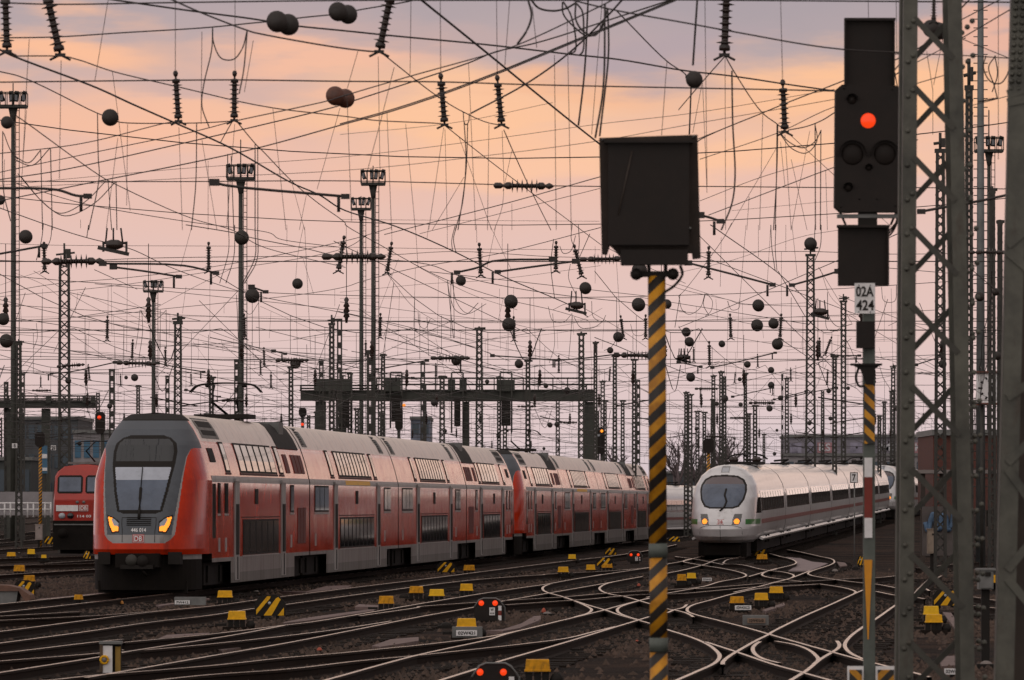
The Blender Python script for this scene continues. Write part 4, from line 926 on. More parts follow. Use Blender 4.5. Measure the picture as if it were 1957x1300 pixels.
def main_signal():
    d = 60.0; s = FPX / d; q = lambda x, y, e=0: P(x, y, d + e); r = thing('signal', 'black signal showing a red light above a white number plate', 'signal', (q(1660, 0).x, d, -.3))
    def rect(mb, x0, y0, x1, y1, e, t, m):
        a, b = q(x0, y0), q(x1, y1); mb.box(((a.x + b.x) / 2, d + e, (a.z + b.z) / 2), (b.x - a.x, t, a.z - b.z), m)
    b = MB(); rect(b, 1615, 37, 1708, 178, -.02, .04, SIGB); rect(b, 1613, 36, 1710, 41, -.06, .12, SIGB); rect(b, 1613, 41, 1616, 165, -.06, .12, SIGB); rect(b, 1706, 41, 1709, 165, -.06, .12, SIGB); b.build('upper_board', r)
    h = MB(); c = 10; x0, x1, y0, y1 = 1595, 1722, 163, 406
    poly = [(q(x, 0).x, q(0, y).z) for x, y in ((x0 + c + 3, y0), (x1 - c, y0 + 2), (x1 - 2, y0 + c + 2), (x1, y1 - c), (x1 - c, y1), (x0 + c, y1), (x0 - 1, y1 - c), (x0 + 1, y0 + c))]
    h.prism(poly, d - .10, d + .12, SIGB)
    for x, y in ((1612, 170), (1704, 172), (1606, 396), (1710, 394), (1641, 381), (1675, 381)): k = q(x, y); h.lathe([(0, .008), (1, .012)], BLACK, k + Vector((0, -.112, 0)), k + Vector((0, -.09, 0)), 8)
    hd = h.build('signal_head', r)
    def lens(x, y, rr, m, hood, nm):
        k = q(x, y); l = MB(); R = rr / s; l.lathe([(0, R * .2), (.3, R * .8), (.6, R), (1, R)], m, k + Vector((0, -.125, 0)), k + Vector((0, -.085, 0)), 20)
        if hood:
            vs = []; n = 14
            for i in range(n + 1):
                a = math.radians(-10 + 200 * i / n)
                for yy in (-.10, -.16): vs.append((k.x + math.cos(a) * R * 1.25, d + yy, k.z + math.sin(a) * R * 1.25))
            l.add(vs, [(2 * i, 2 * i + 1, 2 * i + 3, 2 * i + 2) for i in range(n)], SIGB, True)
        l.build(nm, hd)
    lens(1658, 232, 14.5, REDL, False, 'red_lens'); lens(1628, 296, 21, BLKG, True, 'lens'); lens(1690, 296, 21, BLKG, True, 'lens'); lens(1627, 192, 9, BLKG, True, 'lens'); lens(1659, 322, 6, BLKG, True, 'lens'); lens(1620, 360, 8, BLKG, True, 'lens')
    k = MB(); rect(k, 1600, 410, 1718, 417, 0, .12, GREYP); rect(k, 1640, 406, 1676, 435, 0, .1, BLACK)
    for x, dx in ((1602, 14), (1716, -14)): k.tube([q(x, 398), q(x + dx, 430)], .012, BLACK, 5)
    k.build('bracket', r)
    cb = MB()
    for i in range(3): cb.tube(smooth([q(1716 - i * 3, 405), q(1712 + i, 425), q(1700, 440 + i * 5), q(1688, 452)]), .008, BLACK, 5)
    cb.build('cable', r)
    b = MB(); rect(b, 1601, 434, 1697, 547, -.03, .04, SIGB); rect(b, 1599, 431, 1699, 436, -.07, .14, SIGB); rect(b, 1694, 436, 1698, 545, -.06, .1, SIGB); b.build('lower_board', r)
    n = MB(); rect(n, 1632, 542, 1671, 600, -.11, .012, WHITE)
    for x, y in ((1640, 546), (1662, 546), (1640, 597), (1662, 597)): kk = q(x, y); n.lathe([(0, .005), (1, .007)], BLACK, kk + Vector((0, -.124, 0)), kk + Vector((0, -.11, 0)), 6)
    text(n, '02A', q(1651.5, 558) + Vector((0, -.122, 0)), 34 / s, 20 / s, BLACK); text(n, '424', q(1652, 584) + Vector((0, -.122, 0)), 34 / s, 20 / s, BLACK); n.build('number_plate', r)
    b = MB(); rect(b, 1636, 615, 1671, 666, -.07, .12, SIGB); b.build('relay_box', r)
    p = MB(); a, bb = q(1660, 406), q(1662, 740); p.box(((a.x + bb.x) / 2, d + .05, (a.z + bb.z) / 2), (23 / s, .11, a.z - bb.z), POLEG); p.build('pole', r)
    p = MB(); p.prism([(q(x, 0).x, q(0, y).z) for x, y in ((1627, 697), (1683, 697), (1672, 706), (1669, 735), (1654, 735), (1650, 720), (1644, 706))], d - .06, d + .02, BLACK); rect(p, 1625, 695, 1685, 699, -.03, .1, BLACK); p.tube(smooth([q(1641, 703), q(1636, 722), q(1642, 738), q(1654, 738)]), .012, BLACK, 6); p.build('pole_collar', r)
    p = MB(); a, bb = q(1662, 734), q(1661, 848); p.box(((a.x + bb.x) / 2, d - .002, (a.z + bb.z) / 2), (19 / s, .06, a.z - bb.z), STRB); p.build('striped_band', r)
    p = MB(); a, bb = q(1662, 740), q(1661, 1600); p.box(((a.x + bb.x) / 2, d + .06, (a.z + bb.z) / 2), (22 / s, .10, a.z - bb.z), POLEG); p.build('pole', r)
    for y0, y1, m in ((875, 912, WHITE), (912, 990, MASTRED), (990, 1028, WHITE)):
        p = MB(); rect(p, 1652, y0, 1667, y1, -.005, .012, m); p.build('mast_plate', r)
    rect_ = MB(); rect_.prism([(q(x, 0).x, q(0, y).z) for x, y in ((1651, 1070), (1667, 1070), (1660, 1222), (1658, 1222))], d - .012, d - .0, YELO); rect_.build('orange_wedge', r)
    for x0, x1, fl in ((1619, 1650, 1), (1673, 1711, -1)):
        p = MB(); rect(p, x0, 1273, x1, 1340, -.03, .02, WHITE); rect(p, x0 + 4, 1280, x1 - 3, 1340, -.045, .012, STRD if fl > 0 else STRE); p.build('striped_foot_plate', r)
MASTRED = mat('mast_red', (.20, .022, .012), .55, 0, .2, 6)
YELO = mat('wedge_orange', (.72, .29, .008), .5, 0, .12, 6)
STRD = stripe_mat('foot_stripes_a', (.03, .024, .02), (.62, .28, .012), .16, 1, 1.0); STRE = stripe_mat('foot_stripes_b', (.03, .024, .02), (.62, .28, .012), .16, -1, 1.0)
main_signal()
def ground_at(px, py, z=.02): return G(px, py, z)
OCTA = [(-.5, -.5), (.5, -.5), (.5, .1), (.32, .42), (.2, .5), (-.2, .5), (-.34, .42), (-.5, .1)]
def hazard_board(t, x0, y0, x1, y1, label):
    (ax, ay), (bx, by) = tp(t, x0, y0), tp(t, x1, y1); d = gd(by + (by - ay) * .25, .0); s = FPX / d; w = (bx - ax) / s; h = (by - ay) / s; c = P((ax + bx) / 2, (ay + by) / 2, d); r = thing('striped_board', label, 'warning board', (c.x, d, 0))
    b = MB(); b.prism([(c.x + x * w * 1.06, c.z + z * h * 1.06) for x, z in OCTA], d, d + .05, BLACK)
    b.build('board', r)
    for pl in ([(-.47, -.46 + .0), (-.47, -.2), (-.1, .46), (.02, .46), (-.0, .36)], [(-.22, -.5), (.05, -.5), (.36, .3), (.28, .42), (.2, .36)], [(.26, -.5), (.47, -.5), (.47, -.1)]):
        st = MB(); st.prism([(c.x + x * w, c.z + z * h) for x, z in pl], d - .012, d - .0, YEL); st.build('yellow_stripe', r)
    g = MB(); 
    for dx in (-.25, .25): g.box((c.x + dx * w, d + .08, (c.z - h / 2) / 2), (.06, .06, max(.1, c.z - h / 2 + .1)), BLACK)
    g.lathe([(0, .03), (1, .035)], LENS, (c.x - .02 * w, d - .015, c.z + .12 * h), (c.x - .02 * w, d + .01, c.z + .12 * h), 8)
    g.build('stand', r)
for a in [('G', 1442, 822, 1608, 935, 'large octagonal black and yellow striped board right of the nearest train'), ('G', 78, 738, 195, 820, 'octagonal striped board at lower left beside the brown trough end'), ('G', 250, 487, 306, 530, 'striped board beside the cabinet left of the locomotive'),
          ('G', 470, 570, 512, 614, 'striped board half hidden by the left of the nearest cab'), ('H', 548, 632, 648, 690, 'striped board under the red train left of a yellow box'), ('H', 1495, 552, 1560, 592, 'farther of two striped boards left of the striped post'), ('H', 1448, 607, 1538, 658, 'nearer of two striped boards left of the striped post'),
          ('H', 1855, 487, 1920, 516, 'small striped board between the striped post and white train'), ('I', 428, 557, 500, 602, 'striped board in front of the white train nose corner'), ('I', 1438, 787, 1580, 878, 'large striped board behind the near lattice mast'), ('I', 1010, 600, 1045, 650, 'small striped board left edge of the red-lit signal pole')]: hazard_board(*a)
def point_box(t, x0, y0, x1, y1, label, col=YEL):
    (ax, ay), (bx, by) = tp(t, x0, y0), tp(t, x1, y1); d = gd(by, .22); s = FPX / d; w = (bx - ax) / s; h = (by - ay) / s; c = P((ax + bx) / 2, (ay + by) / 2, d); r = thing('point_motor', label, 'point motor', (c.x, d, 0), 'yellow point motor boxes on the ballast')
    b = MB(); z0 = c.z - h / 2; z1 = c.z + h / 2; dp = w * .8; hw = w / 2
    v = []
    for z, k in ((z0, 1.0), (z0 + h * .12, 1.0), (z0 + h * .16, .93), (z1 - h * .06, .87), (z1, .83)): v += [(c.x - hw * k, d + dp / 2 - dp / 2 * k, z), (c.x + hw * k, d + dp / 2 - dp / 2 * k, z), (c.x + hw * k, d + dp / 2 + dp / 2 * k, z), (c.x - hw * k, d + dp / 2 + dp / 2 * k, z)]
    fs = [(4 * i + j, 4 * i + (j + 1) % 4, 4 * i + 4 + (j + 1) % 4, 4 * i + 4 + j) for i in range(4) for j in range(4)] + [(16, 17, 18, 19), (3, 2, 1, 0)]
    b.add(v, fs, col); b.build('cover', r)
    g = MB()
    for dx in (-.33, 0, .3): g.box((c.x + dx * w, d + dp * .4, z0 / 2), (.09, .12, z0 * .9), BLACK)
    g.box((c.x, d + dp * .5, .05), (w * 1.5, dp, .07), WOOD); g.box((c.x - w * .85, d + dp * .45, .12), (w * .6, .06, .05), BLACK); g.lathe([(0, .07), (.5, .09), (1, .05)], BLACK, (c.x + w * .72, d + .1, .05), (c.x + w * .72, d + .1, .2), 8); g.build('rods', r)
YEL2 = mat('yellow_faded', (.66, .30, .01), .55, 0, .3, 7, streak=((.14, .07, .02), .85, (7, 7, 4), .48), spec=.2); YEL3 = mat('yellow_bright', (.88, .50, .015), .5, 0, .15, 7, streak=((.3, .2, .08), .8, (8, 8, 3), .6), spec=.25)
PB = [('G', 1225, 795, 1313, 833, 'yellow box right under the front corner of the nearest red train'), ('G', 1283, 910, 1390, 958, 'yellow box directly left of the large octagonal striped board'), ('G', 130, 708, 198, 742, 'yellow box just above the striped board at lower left'), ('G', 75, 650, 140, 685, 'yellow box with white block beside it at left'),
      ('G', 153, 560, 197, 588, 'right of two small yellow boxes at left below the locomotive'), ('G', 37, 578, 88, 600, 'left of two small yellow boxes near the left edge'), ('G', 45, 440, 82, 460, 'farthest small yellow box at the left edge under the white railing'),
      ('H', 215, 825, 305, 868, 'yellow box on dark legs left of the row of three boxes'), ('H', 388, 770, 472, 808, 'first of three yellow boxes in the middle, dull orange'), ('H', 500, 787, 590, 825, 'middle of three yellow boxes, brightest, with white end'), ('H', 675, 756, 752, 795, 'rightmost of three yellow boxes in the middle'),
      ('H', 655, 952, 772, 1003, 'yellow box standing above the 02W421 plate'), ('H', 1040, 1184, 1190, 1252, 'largest yellow box, at the bottom beside the dark signal with two red lights'), ('H', 695, 650, 762, 680, 'yellow box beside the striped board under the red train'), ('H', 1287, 590, 1333, 615, 'small yellow box close under the last red carriages'),
      ('H', 1228, 660, 1292, 690, 'yellow box in the open left of two near the striped boards'), ('H', 1388, 648, 1442, 677, 'yellow box touching the nearer of two striped boards'), ('H', 1478, 645, 1540, 665, 'flat yellow box right of the nearer striped board'), ('I', -10, 702, 45, 738, 'rusty yellow box touching the right side of the striped post'), ('I', 45, 695, 100, 725, 'yellow box right of the rusty one beside the striped post'),
      ('I', 512, 772, 592, 808, 'farthest of three yellow boxes among the curved rails'), ('I', 427, 808, 508, 848, 'middle of three yellow boxes among the curved rails'), ('I', 288, 828, 372, 865, 'nearest left of three yellow boxes, over the 02W435CD plate'), ('I', 440, 590, 503, 617, 'yellow box under the striped board by the white train nose'),
      ('I', 1383, 882, 1473, 930, 'rear of two stacked looking yellow boxes inside the near mast'), ('I', 1393, 930, 1493, 975, 'front of two yellow boxes seen inside the near mast'), ('I', 1772, 706, 1790, 750, 'yellow box edge behind the grey cabinet at right'), ('I', 790, 517, 820, 530, 'tiny yellow box on the dark ballast beyond the curved rails'), ('R1', 690, 180, 775, 225, 'crumpled yellow cover on the rail left of the nearest train'), ('G', 232, 592, 262, 610, 'tiny bent yellow cover left of the nearest cab')]
for i, a in enumerate(PB): point_box(*a, (YEL, YEL2, YEL, YEL3, YEL2)[i * 7 % 5])
def dwarf_signal(t, cx, lx0, lx1, ly, x0, y0, x1, y1, plate, strip, label, wtxt=None):
    (ax, ay), (bx, by) = tp(t, x0, y0), tp(t, x1, y1); d = gd(by + 4, .0); s = FPX / d; w = (bx - ax) / s; h = (by - ay) / s; c = P((ax + bx) / 2, (ay + by) / 2, d); r = thing('ground_signal', label, 'ground signal', (c.x, d, 0))
    b = MB(); b.prism([(c.x + x * w, c.z + z * h) for x, z in OCTA], d, d + .22, SIGB); hd = b.build('signal_body', r)
    rim = MB(); rim.tube([(c.x + x * w * 1.01, d - .005, c.z + z * h * 1.01) for x, z in [OCTA[i] for i in (1, 2, 3, 4, 5, 6, 7)]], .014, GREYP, 5); rim.build('rim', r)
    for lx in (lx0, lx1):
        k = P(*tp(t, lx, ly), d); l = MB(); R = .042 if d < 110 else .055; l.lathe([(0, R * .2), (.4, R * .8), (1, R)], REDL, k + Vector((0, -.05, 0)), k + Vector((0, .0, 0)), 14); l.build('red_lens', r)
    if plate:
        p0, p1 = P(*tp(t, plate[0], plate[1]), d - .02), P(*tp(t, plate[2], plate[3]), d - .02); n = MB(); n.box(((p0.x + p1.x) / 2, d - .012, (p0.z + p1.z) / 2), (p1.x - p0.x, .012, p0.z - p1.z), WHITE)
        pw = p1.x - p0.x; ph = p0.z - p1.z; cc = Vector(((p0.x + p1.x) / 2, d - .022, (p0.z + p1.z) / 2)); text(n, 'W', cc + Vector((0, 0, ph * .22)), pw * .6, ph * .36, BLACK); text(n, '414', cc - Vector((0, 0, ph * .24)), pw * .75, ph * .28, BLACK); n.build('number_plate', r)
    if strip:
        x, ya, yb2, ww = strip; 
        for i, m in enumerate((WHITE, MASTRED, WHITE)):
            p0 = P(*tp(t, x - ww, ya + (yb2 - ya) * i / 3), d); p1 = P(*tp(t, x + ww, ya + (yb2 - ya) * (i + 1) / 3), d); n = MB(); n.box(((p0.x + p1.x) / 2, d - .012, (p0.z + p1.z) / 2), (p1.x - p0.x, .012, p0.z - p1.z), m); n.build('stripe_plate', r)
    g = MB(); g.box((c.x, d + .1, .12), (w * .6, .16, .3), BLACK); g.build('foot', r)
dwarf_signal('H', 843, 797, 875, 865, 757, 838, 930, 965, (843, 890, 874, 934), (902, 880, 962, 9), 'black ground signal with two red lights and W plate near the 02W421 plate')
dwarf_signal('H', 880, 790, 922, 1255, 745, 1205, 1010, 1400, None, (968, 1280, 1380, 15), 'black ground signal with two big red lights cut by the bottom edge')
dwarf_signal('H', 1665, 1643, 1683, 592, 1622, 570, 1705, 632, (1666, 603, 1682, 626), (1692, 605, 625, 3), 'small black ground signal with two red lights just left of the striped post')
def sign_block(t, x0, y0, x1, y1, txt, label, blk=None, col=WHITE):
    (ax, ay), (bx, by) = tp(t, x0, y0), tp(t, x1, y1); d = gd(by, .10); s = FPX / d; p0, p1 = P(ax, ay, d), P(bx, by, d); r = thing('number_sign', label, 'number sign', ((p0.x + p1.x) / 2, d, 0))
    n = MB(); w = p1.x - p0.x; h = p0.z - p1.z; c = Vector(((p0.x + p1.x) / 2, d, (p0.z + p1.z) / 2)); n.box(c, (w, .015, h), col); text(n, txt, c + Vector((0, -.012, 0)), w * .82, h * .62, BLACK); n.build('plate', r)
    b = MB()
    if blk: q0, q1 = P(*tp(t, blk[0], blk[1]), d), P(*tp(t, blk[2], blk[3]), d); b.box(((q0.x + q1.x) / 2, d + .2, max(.12, (q0.z + q1.z) / 2)), (q1.x - q0.x, .36, max(.18, q0.z - q1.z)), GREYP); b.build('base_block', r)
    else: b.box(c + Vector((0, .05, -h * .5)), (w * .3, .06, h), BLACK); b.build('bracket', r)
sign_block('H', 655, 1018, 773, 1050, '02W421', 'white 02W421 plate on a grey block below a yellow box', (632, 1005, 803, 1055))
sign_block('I', 318, 878, 410, 904, '02W435CD', 'white 02W435CD plate under the left of three yellow boxes')
sign_block('I', 388, 950, 490, 978, '02W435AB', 'dirty 02W435AB plate on a dark block among curved rails', (365, 943, 508, 980), mat('dirty_plate', (.26, .17, .12), .6, 0, .3, 8))
sign_block('I', 1500, 1234, 1590, 1268, '02W43', 'white 02W43 plate seen between the legs of the near mast')
sign_block('G', 987, 850, 1072, 872, '7W412', 'small white number plate on a grey block below the red cab', (984, 836, 1160, 872))
sign_block('I', 133, 722, 187, 740, '02W43', 'small pale plate right of the striped post beside yellow boxes')
def small_lump(t, x, y, wpx, hpx, m, nm, label, cat, group=None):
    px, py = tp(t, x, y); d = gd(py, 0); s = FPX / d; c = P(px, py, d); b = MB(); w = wpx / s; h = hpx / s; b.lathe([(0, w * .5), (.55, w * .5), (.8, w * .4), (1, w * .15)], m, (c.x, d, 0), (c.x, d, h), 10); b.box((c.x, d, .03), (w * 1.5, w * 1.2, .06), BLACK); tag(b.build(nm, None, (c.x, d, 0)), label, cat, group)
RWH = mat('red_marker', (.42, .07, .03), .5, 0, .3, 7)
LUMP = mat('lump_grey', (.20, .17, .155), .6, 0, .35, 5)
small_lump('R2', 1030, 735, 11, 13, RWH, 'rail_marker', 'red domed marker with white rim beside the slotted rail', 'marker')
small_lump('R3', 1040, 330, 8, 14, RWH, 'rail_marker', 'rusty red marker above a dark drum near the paved strip', 'marker')
small_lump('R3', 1830, 105, 7, 9, RWH, 'rail_marker', 'small red marker left of the striped post, upper curves', 'marker')
small_lump('R3', 1815, 575, 8, 9, RWH, 'rail_marker', 'small red marker on gravel left of the striped post', 'marker')
small_lump('R1', 1140, 290, 7, 11, mat('marker_orange', (.5, .2, .03), .5, 0, .2, 8), 'rail_marker', 'small orange marker in front of the nearest train bogie', 'marker')
for i, (t, x, y, w, h) in enumerate([('R1', 358, 432, 12, 6), ('R1', 1360, 245, 10, 6), ('R1', 690, 655, 7, 7), ('R1', 25, 850, 12, 8), ('R1', 625, 885, 13, 7), ('R2', 705, 930, 15, 8), ('R2', 285, 190, 12, 6), ('R2', 440, 170, 13, 6), ('R1', 1900, 190, 12, 6), ('R4', 1040, 385, 10, 6), ('R4', 1185, 140, 11, 4), ('R3', 500, 378, 16, 7), ('R3', 1290, 640, 13, 5), ('R3', 1120, 215, 14, 4), ('R6', 770, 185, 9, 4), ('R6', 1740, 290, 11, 8), ('R6', 1545, 320, 12, 8), ('R7', 240, 650, 5, 4), ('R7', 375, 830, 10, 4), ('R8', 650, 920, 20, 6), ('R8', 1060, 1200, 24, 14), ('R3', 230, 440, 22, 12), ('R4', 1090, 130, 12, 6), ('R3', 1070, 340, 18, 9), ('R5', 850, 300, 6, 6)]):
    small_lump(t, x, y, w, h, LUMP if i % 3 else BLACK, 'track_fitting', 'small weathered cable fitting sitting between rails', 'track fitting', 'small track fittings on the ballast')
# wayside post with white plate and yellow ring
def ring_post():
    d = gd(1290, 0); s = FPX / d; q = lambda x, y: P(x, y, d); r = thing('trackside_post', 'white and yellow trackside box post with a yellow ring at lower left', 'post', (q(210, 0).x, d, 0))
    def rect(nm, x0, y0, x1, y1, e, t, m): a, b = q(x0, y0), q(x1, y1); k = MB(); k.box(((a.x + b.x) / 2, d + e, (a.z + b.z) / 2), (b.x - a.x, t, a.z - b.z), m); k.build(nm, r)
    rect('white_plate', 197, 1234, 215, 1286, -.03, .03, WHITE); rect('dark_side', 191, 1232, 197, 1284, .04, .2, mat('brown_side', (.09, .055, .03), .6, 0, .3, 6)); rect('yellow_side', 220, 1236, 230, 1286, .05, .04, mat('dull_yellow', (.34, .20, .03), .55, 0, .25, 7)); rect('top_cap', 190, 1226, 233, 1231, .08, .3, GREYP); rect('core', 197, 1231, 231, 1310, .12, .12, BLACK)
    k = MB(); c = q(200, 1261); k.tube([c + Vector((math.cos(a) * 7 / s, -.07, math.sin(a) * 7 / s)) for a in np.linspace(0, 6.284, 20)], .018, YEL, 6); k.lathe([(0, .03), (1, .05)], LUMP, c + Vector((.0, -.09, 0)), c + Vector((0, -.04, 0)), 10); k.build('ring', r)
ring_post()
def cabinet(px0, py0, px1, py1, d, label, m, legs=True, name='cabinet'):
    a, b = P(px0, py0, d), P(px1, py1, d); z0 = ground_h(a.x, d); r = thing(name, label, 'cabinet', ((a.x + b.x) / 2, d, z0)); k = MB(); k.box(((a.x + b.x) / 2, d, (a.z + b.z) / 2), (b.x - a.x, .4, a.z - b.z), m); k.box(((a.x + b.x) / 2, d - .01, a.z + .015), (b.x - a.x + .06, .46, .03), m); k.build('housing', r)
    h = MB(); h.box(((a.x + b.x) / 2, d - .215, (a.z + b.z) / 2), ((b.x - a.x) * .86, .02, (a.z - b.z) * .86), m); h.box(((a.x + b.x) / 2 + (b.x - a.x) * .1, d - .235, a.z - (a.z - b.z) * .2), (.08, .03, .06), BLACK); h.build('door', r)
    if legs: g = MB(); g.box(((a.x + b.x) / 2, d, (z0 + b.z) / 2), (.12, .12, b.z - z0), BLACK); g.build('foot', r)
cabinet(1869, 1090, 1897, 1126, 92, 'grey trackside cabinet on a post right of the near lattice mast', GREYP)
cabinet(1772, 1012, 1790, 1058, 215, 'beige upright box in front of the graffiti wall', mat('beige', (.28, .22, .17), .7, 0, .2, 5))
cabinet(68, 1003, 81, 1032, 330, 'tall pale cabinet with striped edge left of the locomotive', mat('pale_cabinet', (.32, .26, .24), .6, 0, .2, 5))
# pole carrying the number 7
def seven():
    d = 240.0; r = thing('kilometre_sign', 'white sign with a black 7 on a thin pole before the white train', 'sign', (P(1632, 0, d).x, d, 0)); s = FPX / d
    b = MB(); c = P(1632, 913, d); b.box(c, (15 / s, .03, 20 / s), BLACK); b.box(c + Vector((0, -.02, 0)), (12.5 / s, .02, 17.5 / s), WHITE); text(b, '7', c + Vector((0, -.034, 0)), 7 / s, 13 / s, BLACK); b.build('plate', r)
    p = MB(); a = P(1633, 902, d); p.tube([(a.x, d + .04, 0), (a.x, d + .04, a.z)], .025, GREYP, 6); p.build('pole', r)
seven()
# far signals with lit lamps
def far_signal(x0, y0, x1, y1, d, lamps, pole, label, striped=False):
    s = FPX / d; a, b = P(x0, y0, d), P(x1, y1, d); r = thing('signal', label, 'signal', ((a.x + b.x) / 2, d, 0)); h = MB(); h.prism([(a.x + .1, a.z), (b.x - .1, a.z), (b.x, a.z - .15), (b.x, b.z + .15), (b.x - .1, b.z), (a.x + .1, b.z), (a.x, b.z + .15), (a.x, a.z - .15)], d - .12, d + .12, SIGB); h.build('signal_head', r)
    for lx, ly, m in lamps: k = P(lx, ly, d); l = MB(); l.lathe([(0, .04), (.5, .09), (1, .1)], m, k + Vector((0, -.16, 0)), k + Vector((0, -.11, 0)), 10); l.build('lens', r)
    p = MB(); c = P(pole, 0, d).x; p.tube([(c, d + .05, 0), (c, d + .05, b.z)], .09, STRA if striped else STEEL, 8); p.build('pole', r)
far_signal(182, 787, 201, 829, 300, [(190, 798, REDL)], 196, 'black signal with a small red light just left of the nearest cab')
far_signal(67, 826, 86, 854, 330, [], 77, 'black signal back on a thin striped post left of the locomotive', True)
far_signal(1141, 817, 1156, 868, 400, [(1150, 824, AMBER), (1144, 832, LENS)], 1150, 'far black signal with amber and white lights right of the gantry')
far_signal(571, 779, 586, 797, 380, [(578, 811, REDL)], 578, 'far black board with a red lamp under it at the gantry cage end')
far_signal(1344, 838, 1364, 866, 330, [], 1354, 'black signal back on a striped post above the white train nose', True)
far_signal(755, 780, 770, 822, 370, [(772, 775, AMBER)], 762, 'dark signal under the gantry with a tiny amber light')
# clock on its brick building
def clock():
    d = 225.0; s = FPX / d; r = thing('station_clock', 'square white station clock between masts at right', 'clock', (P(1895, 0, d).x, d, 0)); c = P(1896, 742, d); w = 56 / s; h = 54 / s
    b = MB(); b.box(c + Vector((0, .12, 0)), (w * 1.05, .2, h * 1.04), WHITE); b.build('face', r); b = MB()
    for dz in (-1, 1): b.box(c + Vector((0, .1, dz * h * .56)), (w * 1.15, .34, h * .08), mat('clock_rust', (.16, .05, .03), .6, 0, .3, 5))
    b.build('frame', r)
    for i in range(12):
        a = i * math.pi / 6; R = .40 if i % 3 else .40; k = MB(); p = c + Vector((math.sin(a) * w * R, .012, math.cos(a) * h * R)); k.bar(p - Vector((math.sin(a), 0, math.cos(a))) * .05 * (1 if i % 3 else 1.5), p + Vector((math.sin(a), 0, math.cos(a))) * .05 * (1 if i % 3 else 1.5), .06, .015, BLACK); k.build('hour_mark', r)
    for a, l in ((math.radians(168), .36), (math.radians(-22), .26)): k = MB(); k.bar(c + Vector((0, .006, 0)), c + Vector((math.sin(a) * w * l, .006, math.cos(a) * h * l)), .06, .012, BLACK); k.build('hand', r)
    p = MB()
    for dx in (-.35, .35): p.tube([(c.x + dx, d + .2, 0), (c.x + dx, d + .2, c.z)], .06, STEEL, 6)
    p.build('frame_post', r)
clock()
# ------------------------------------------------------------------ buildings, walls, trees behind
def bx(mb, px0, py0, px1, py1, d, depth, m, e=0):
    a, b = P(px0, py0, d), P(px1, py1, d); mb.box(((a.x + b.x) / 2, d + e + depth / 2, (a.z + b.z) / 2), (b.x - a.x, depth, a.z - b.z), m)
HOR = 968
BRICK = mat('brick_red', (.11, .038, .028), .8, 0, .3, 2, vscale=(1, 1, 4)); GREYB = mat('slate_wall', (.075, .078, .084), .7, 0, .35, .6); PALEW = mat('pale_wall', (.28, .26, .27), .75, 0, .25, .8); BLUEP = mat('blue_panel', (.05, .14, .23), .5, 0, .2, 1); DGLASS = mat('building_glass', (.05, .07, .09), .2, 0, .2, 1)
def building(label, px0, ytop, px1, d, m, depth=12, ybot=HOR, rows=0, cols=0, winm=DGLASS, roof=None, name='building'):
    a = P((px0 + px1) / 2, ybot, d); r = thing(name, label, 'building', (a.x, d, 0)); w = MB(); bx(w, px0, ytop, px1, ybot, d, depth, m); w.build('wall', r)
    s = FPX / d; rf = MB(); bx(rf, px0 - 2, ytop - .35 * s * .7, px1 + 2, ytop, d - .25, depth + .5, roof or GREYP); rf.build('roof', r)
    for i in range(rows):
        for j in range(cols):
            wpx = (px1 - px0) / cols; hpx = (ybot - ytop) / rows; x = px0 + (j + .5) * wpx; y = ytop + (i + .45) * hpx
            k = MB(); bx(k, x - wpx * .33, y - hpx * .25, x + wpx * .33, y + hpx * .22, d - .06, .10, winm); k.build('window', r)
    return r
gb = building('long low building with graffiti letters behind the white train', 1505, 836, 1795, 560, mat('violet_grey_wall', (.27, .25, .29), .7, 0, .35, .5), 14, 905)
for txt, x, w, m, back in (('KS', 1576, 22, 'WHITE', 1), ('MS', 1700, 40, 'WHITE', 0), ('KA', 1762, 26, 'WHITE', 1)):
    t = MB()
    if back: bx(t, x - w * .62, 846, x + w * .62, 866, 559.9, .06, mat('graffiti_pink', (.45, .22, .24), .7, 0, .4, 1.5))
    text(t, txt, P(x, 855, 559.85), w * 560 / FPX, 15 * 560 / FPX, mat('graffiti_white', (.6, .6, .64), .7, 0, .2, 2)); t.build('graffiti', gb)
for x0, x1, m in ((1510, 1532, 'a'), (1540, 1560, 'b'), (1625, 1648, 'a')):
    t = MB(); bx(t, x0, 846, x1, 866, 559.9, .06, mat('graffiti_violet', (.3, .28, .36), .7, 0, .5, 1.2)); t.build('graffiti', gb)
building('pale low wing under the graffiti building', 1500, 872, 1790, 552, PALEW, 6, 925, 1, 14)
building('dark red brick station building with flat canopy at right', 1783, 832, 1925, 268, BRICK, 10, 975, 0, 0)
c = thing('platform_canopy', 'flat pale edged canopy on posts in front of the brick building', 'canopy', (P(1835, 0, 250).x, 250, 0))
k = MB(); bx(k, 1757, 898, 1912, 905, 250, 5, mat('canopy_edge', (.22, .19, .18), .6, 0, .2, 2)); k.build('roof', c)
for x in (1764, 1800, 1840, 1900): k = MB(); a = P(x, 905, 250.5); k.box((a.x, 250.6, a.z / 2), (.18, .18, a.z), BROWNM); k.build('post', c)
gw = thing('graffiti_wall', 'low wall with blue graffiti under the canopy at right', 'wall', (P(1798, 0, 240).x, 240, 0)); k = MB(); bx(k, 1764, 968, 1835, 1062, 240, .5, mat('graffiti_wall', (.10, .085, .08), .8, 0, .4, 1.5)); k.build('wall', gw)
k = MB(); pts = [P(1768 + i * 5.5, 990 + 18 * math.sin(i * 1.7) + 8, 239.95) for i in range(11)]; k.tube(smooth(pts, 5), .10, mat('graffiti_blue', (.08, .14, .23), .7, 0, .6, 2.2), 5); k.build('graffiti', gw)
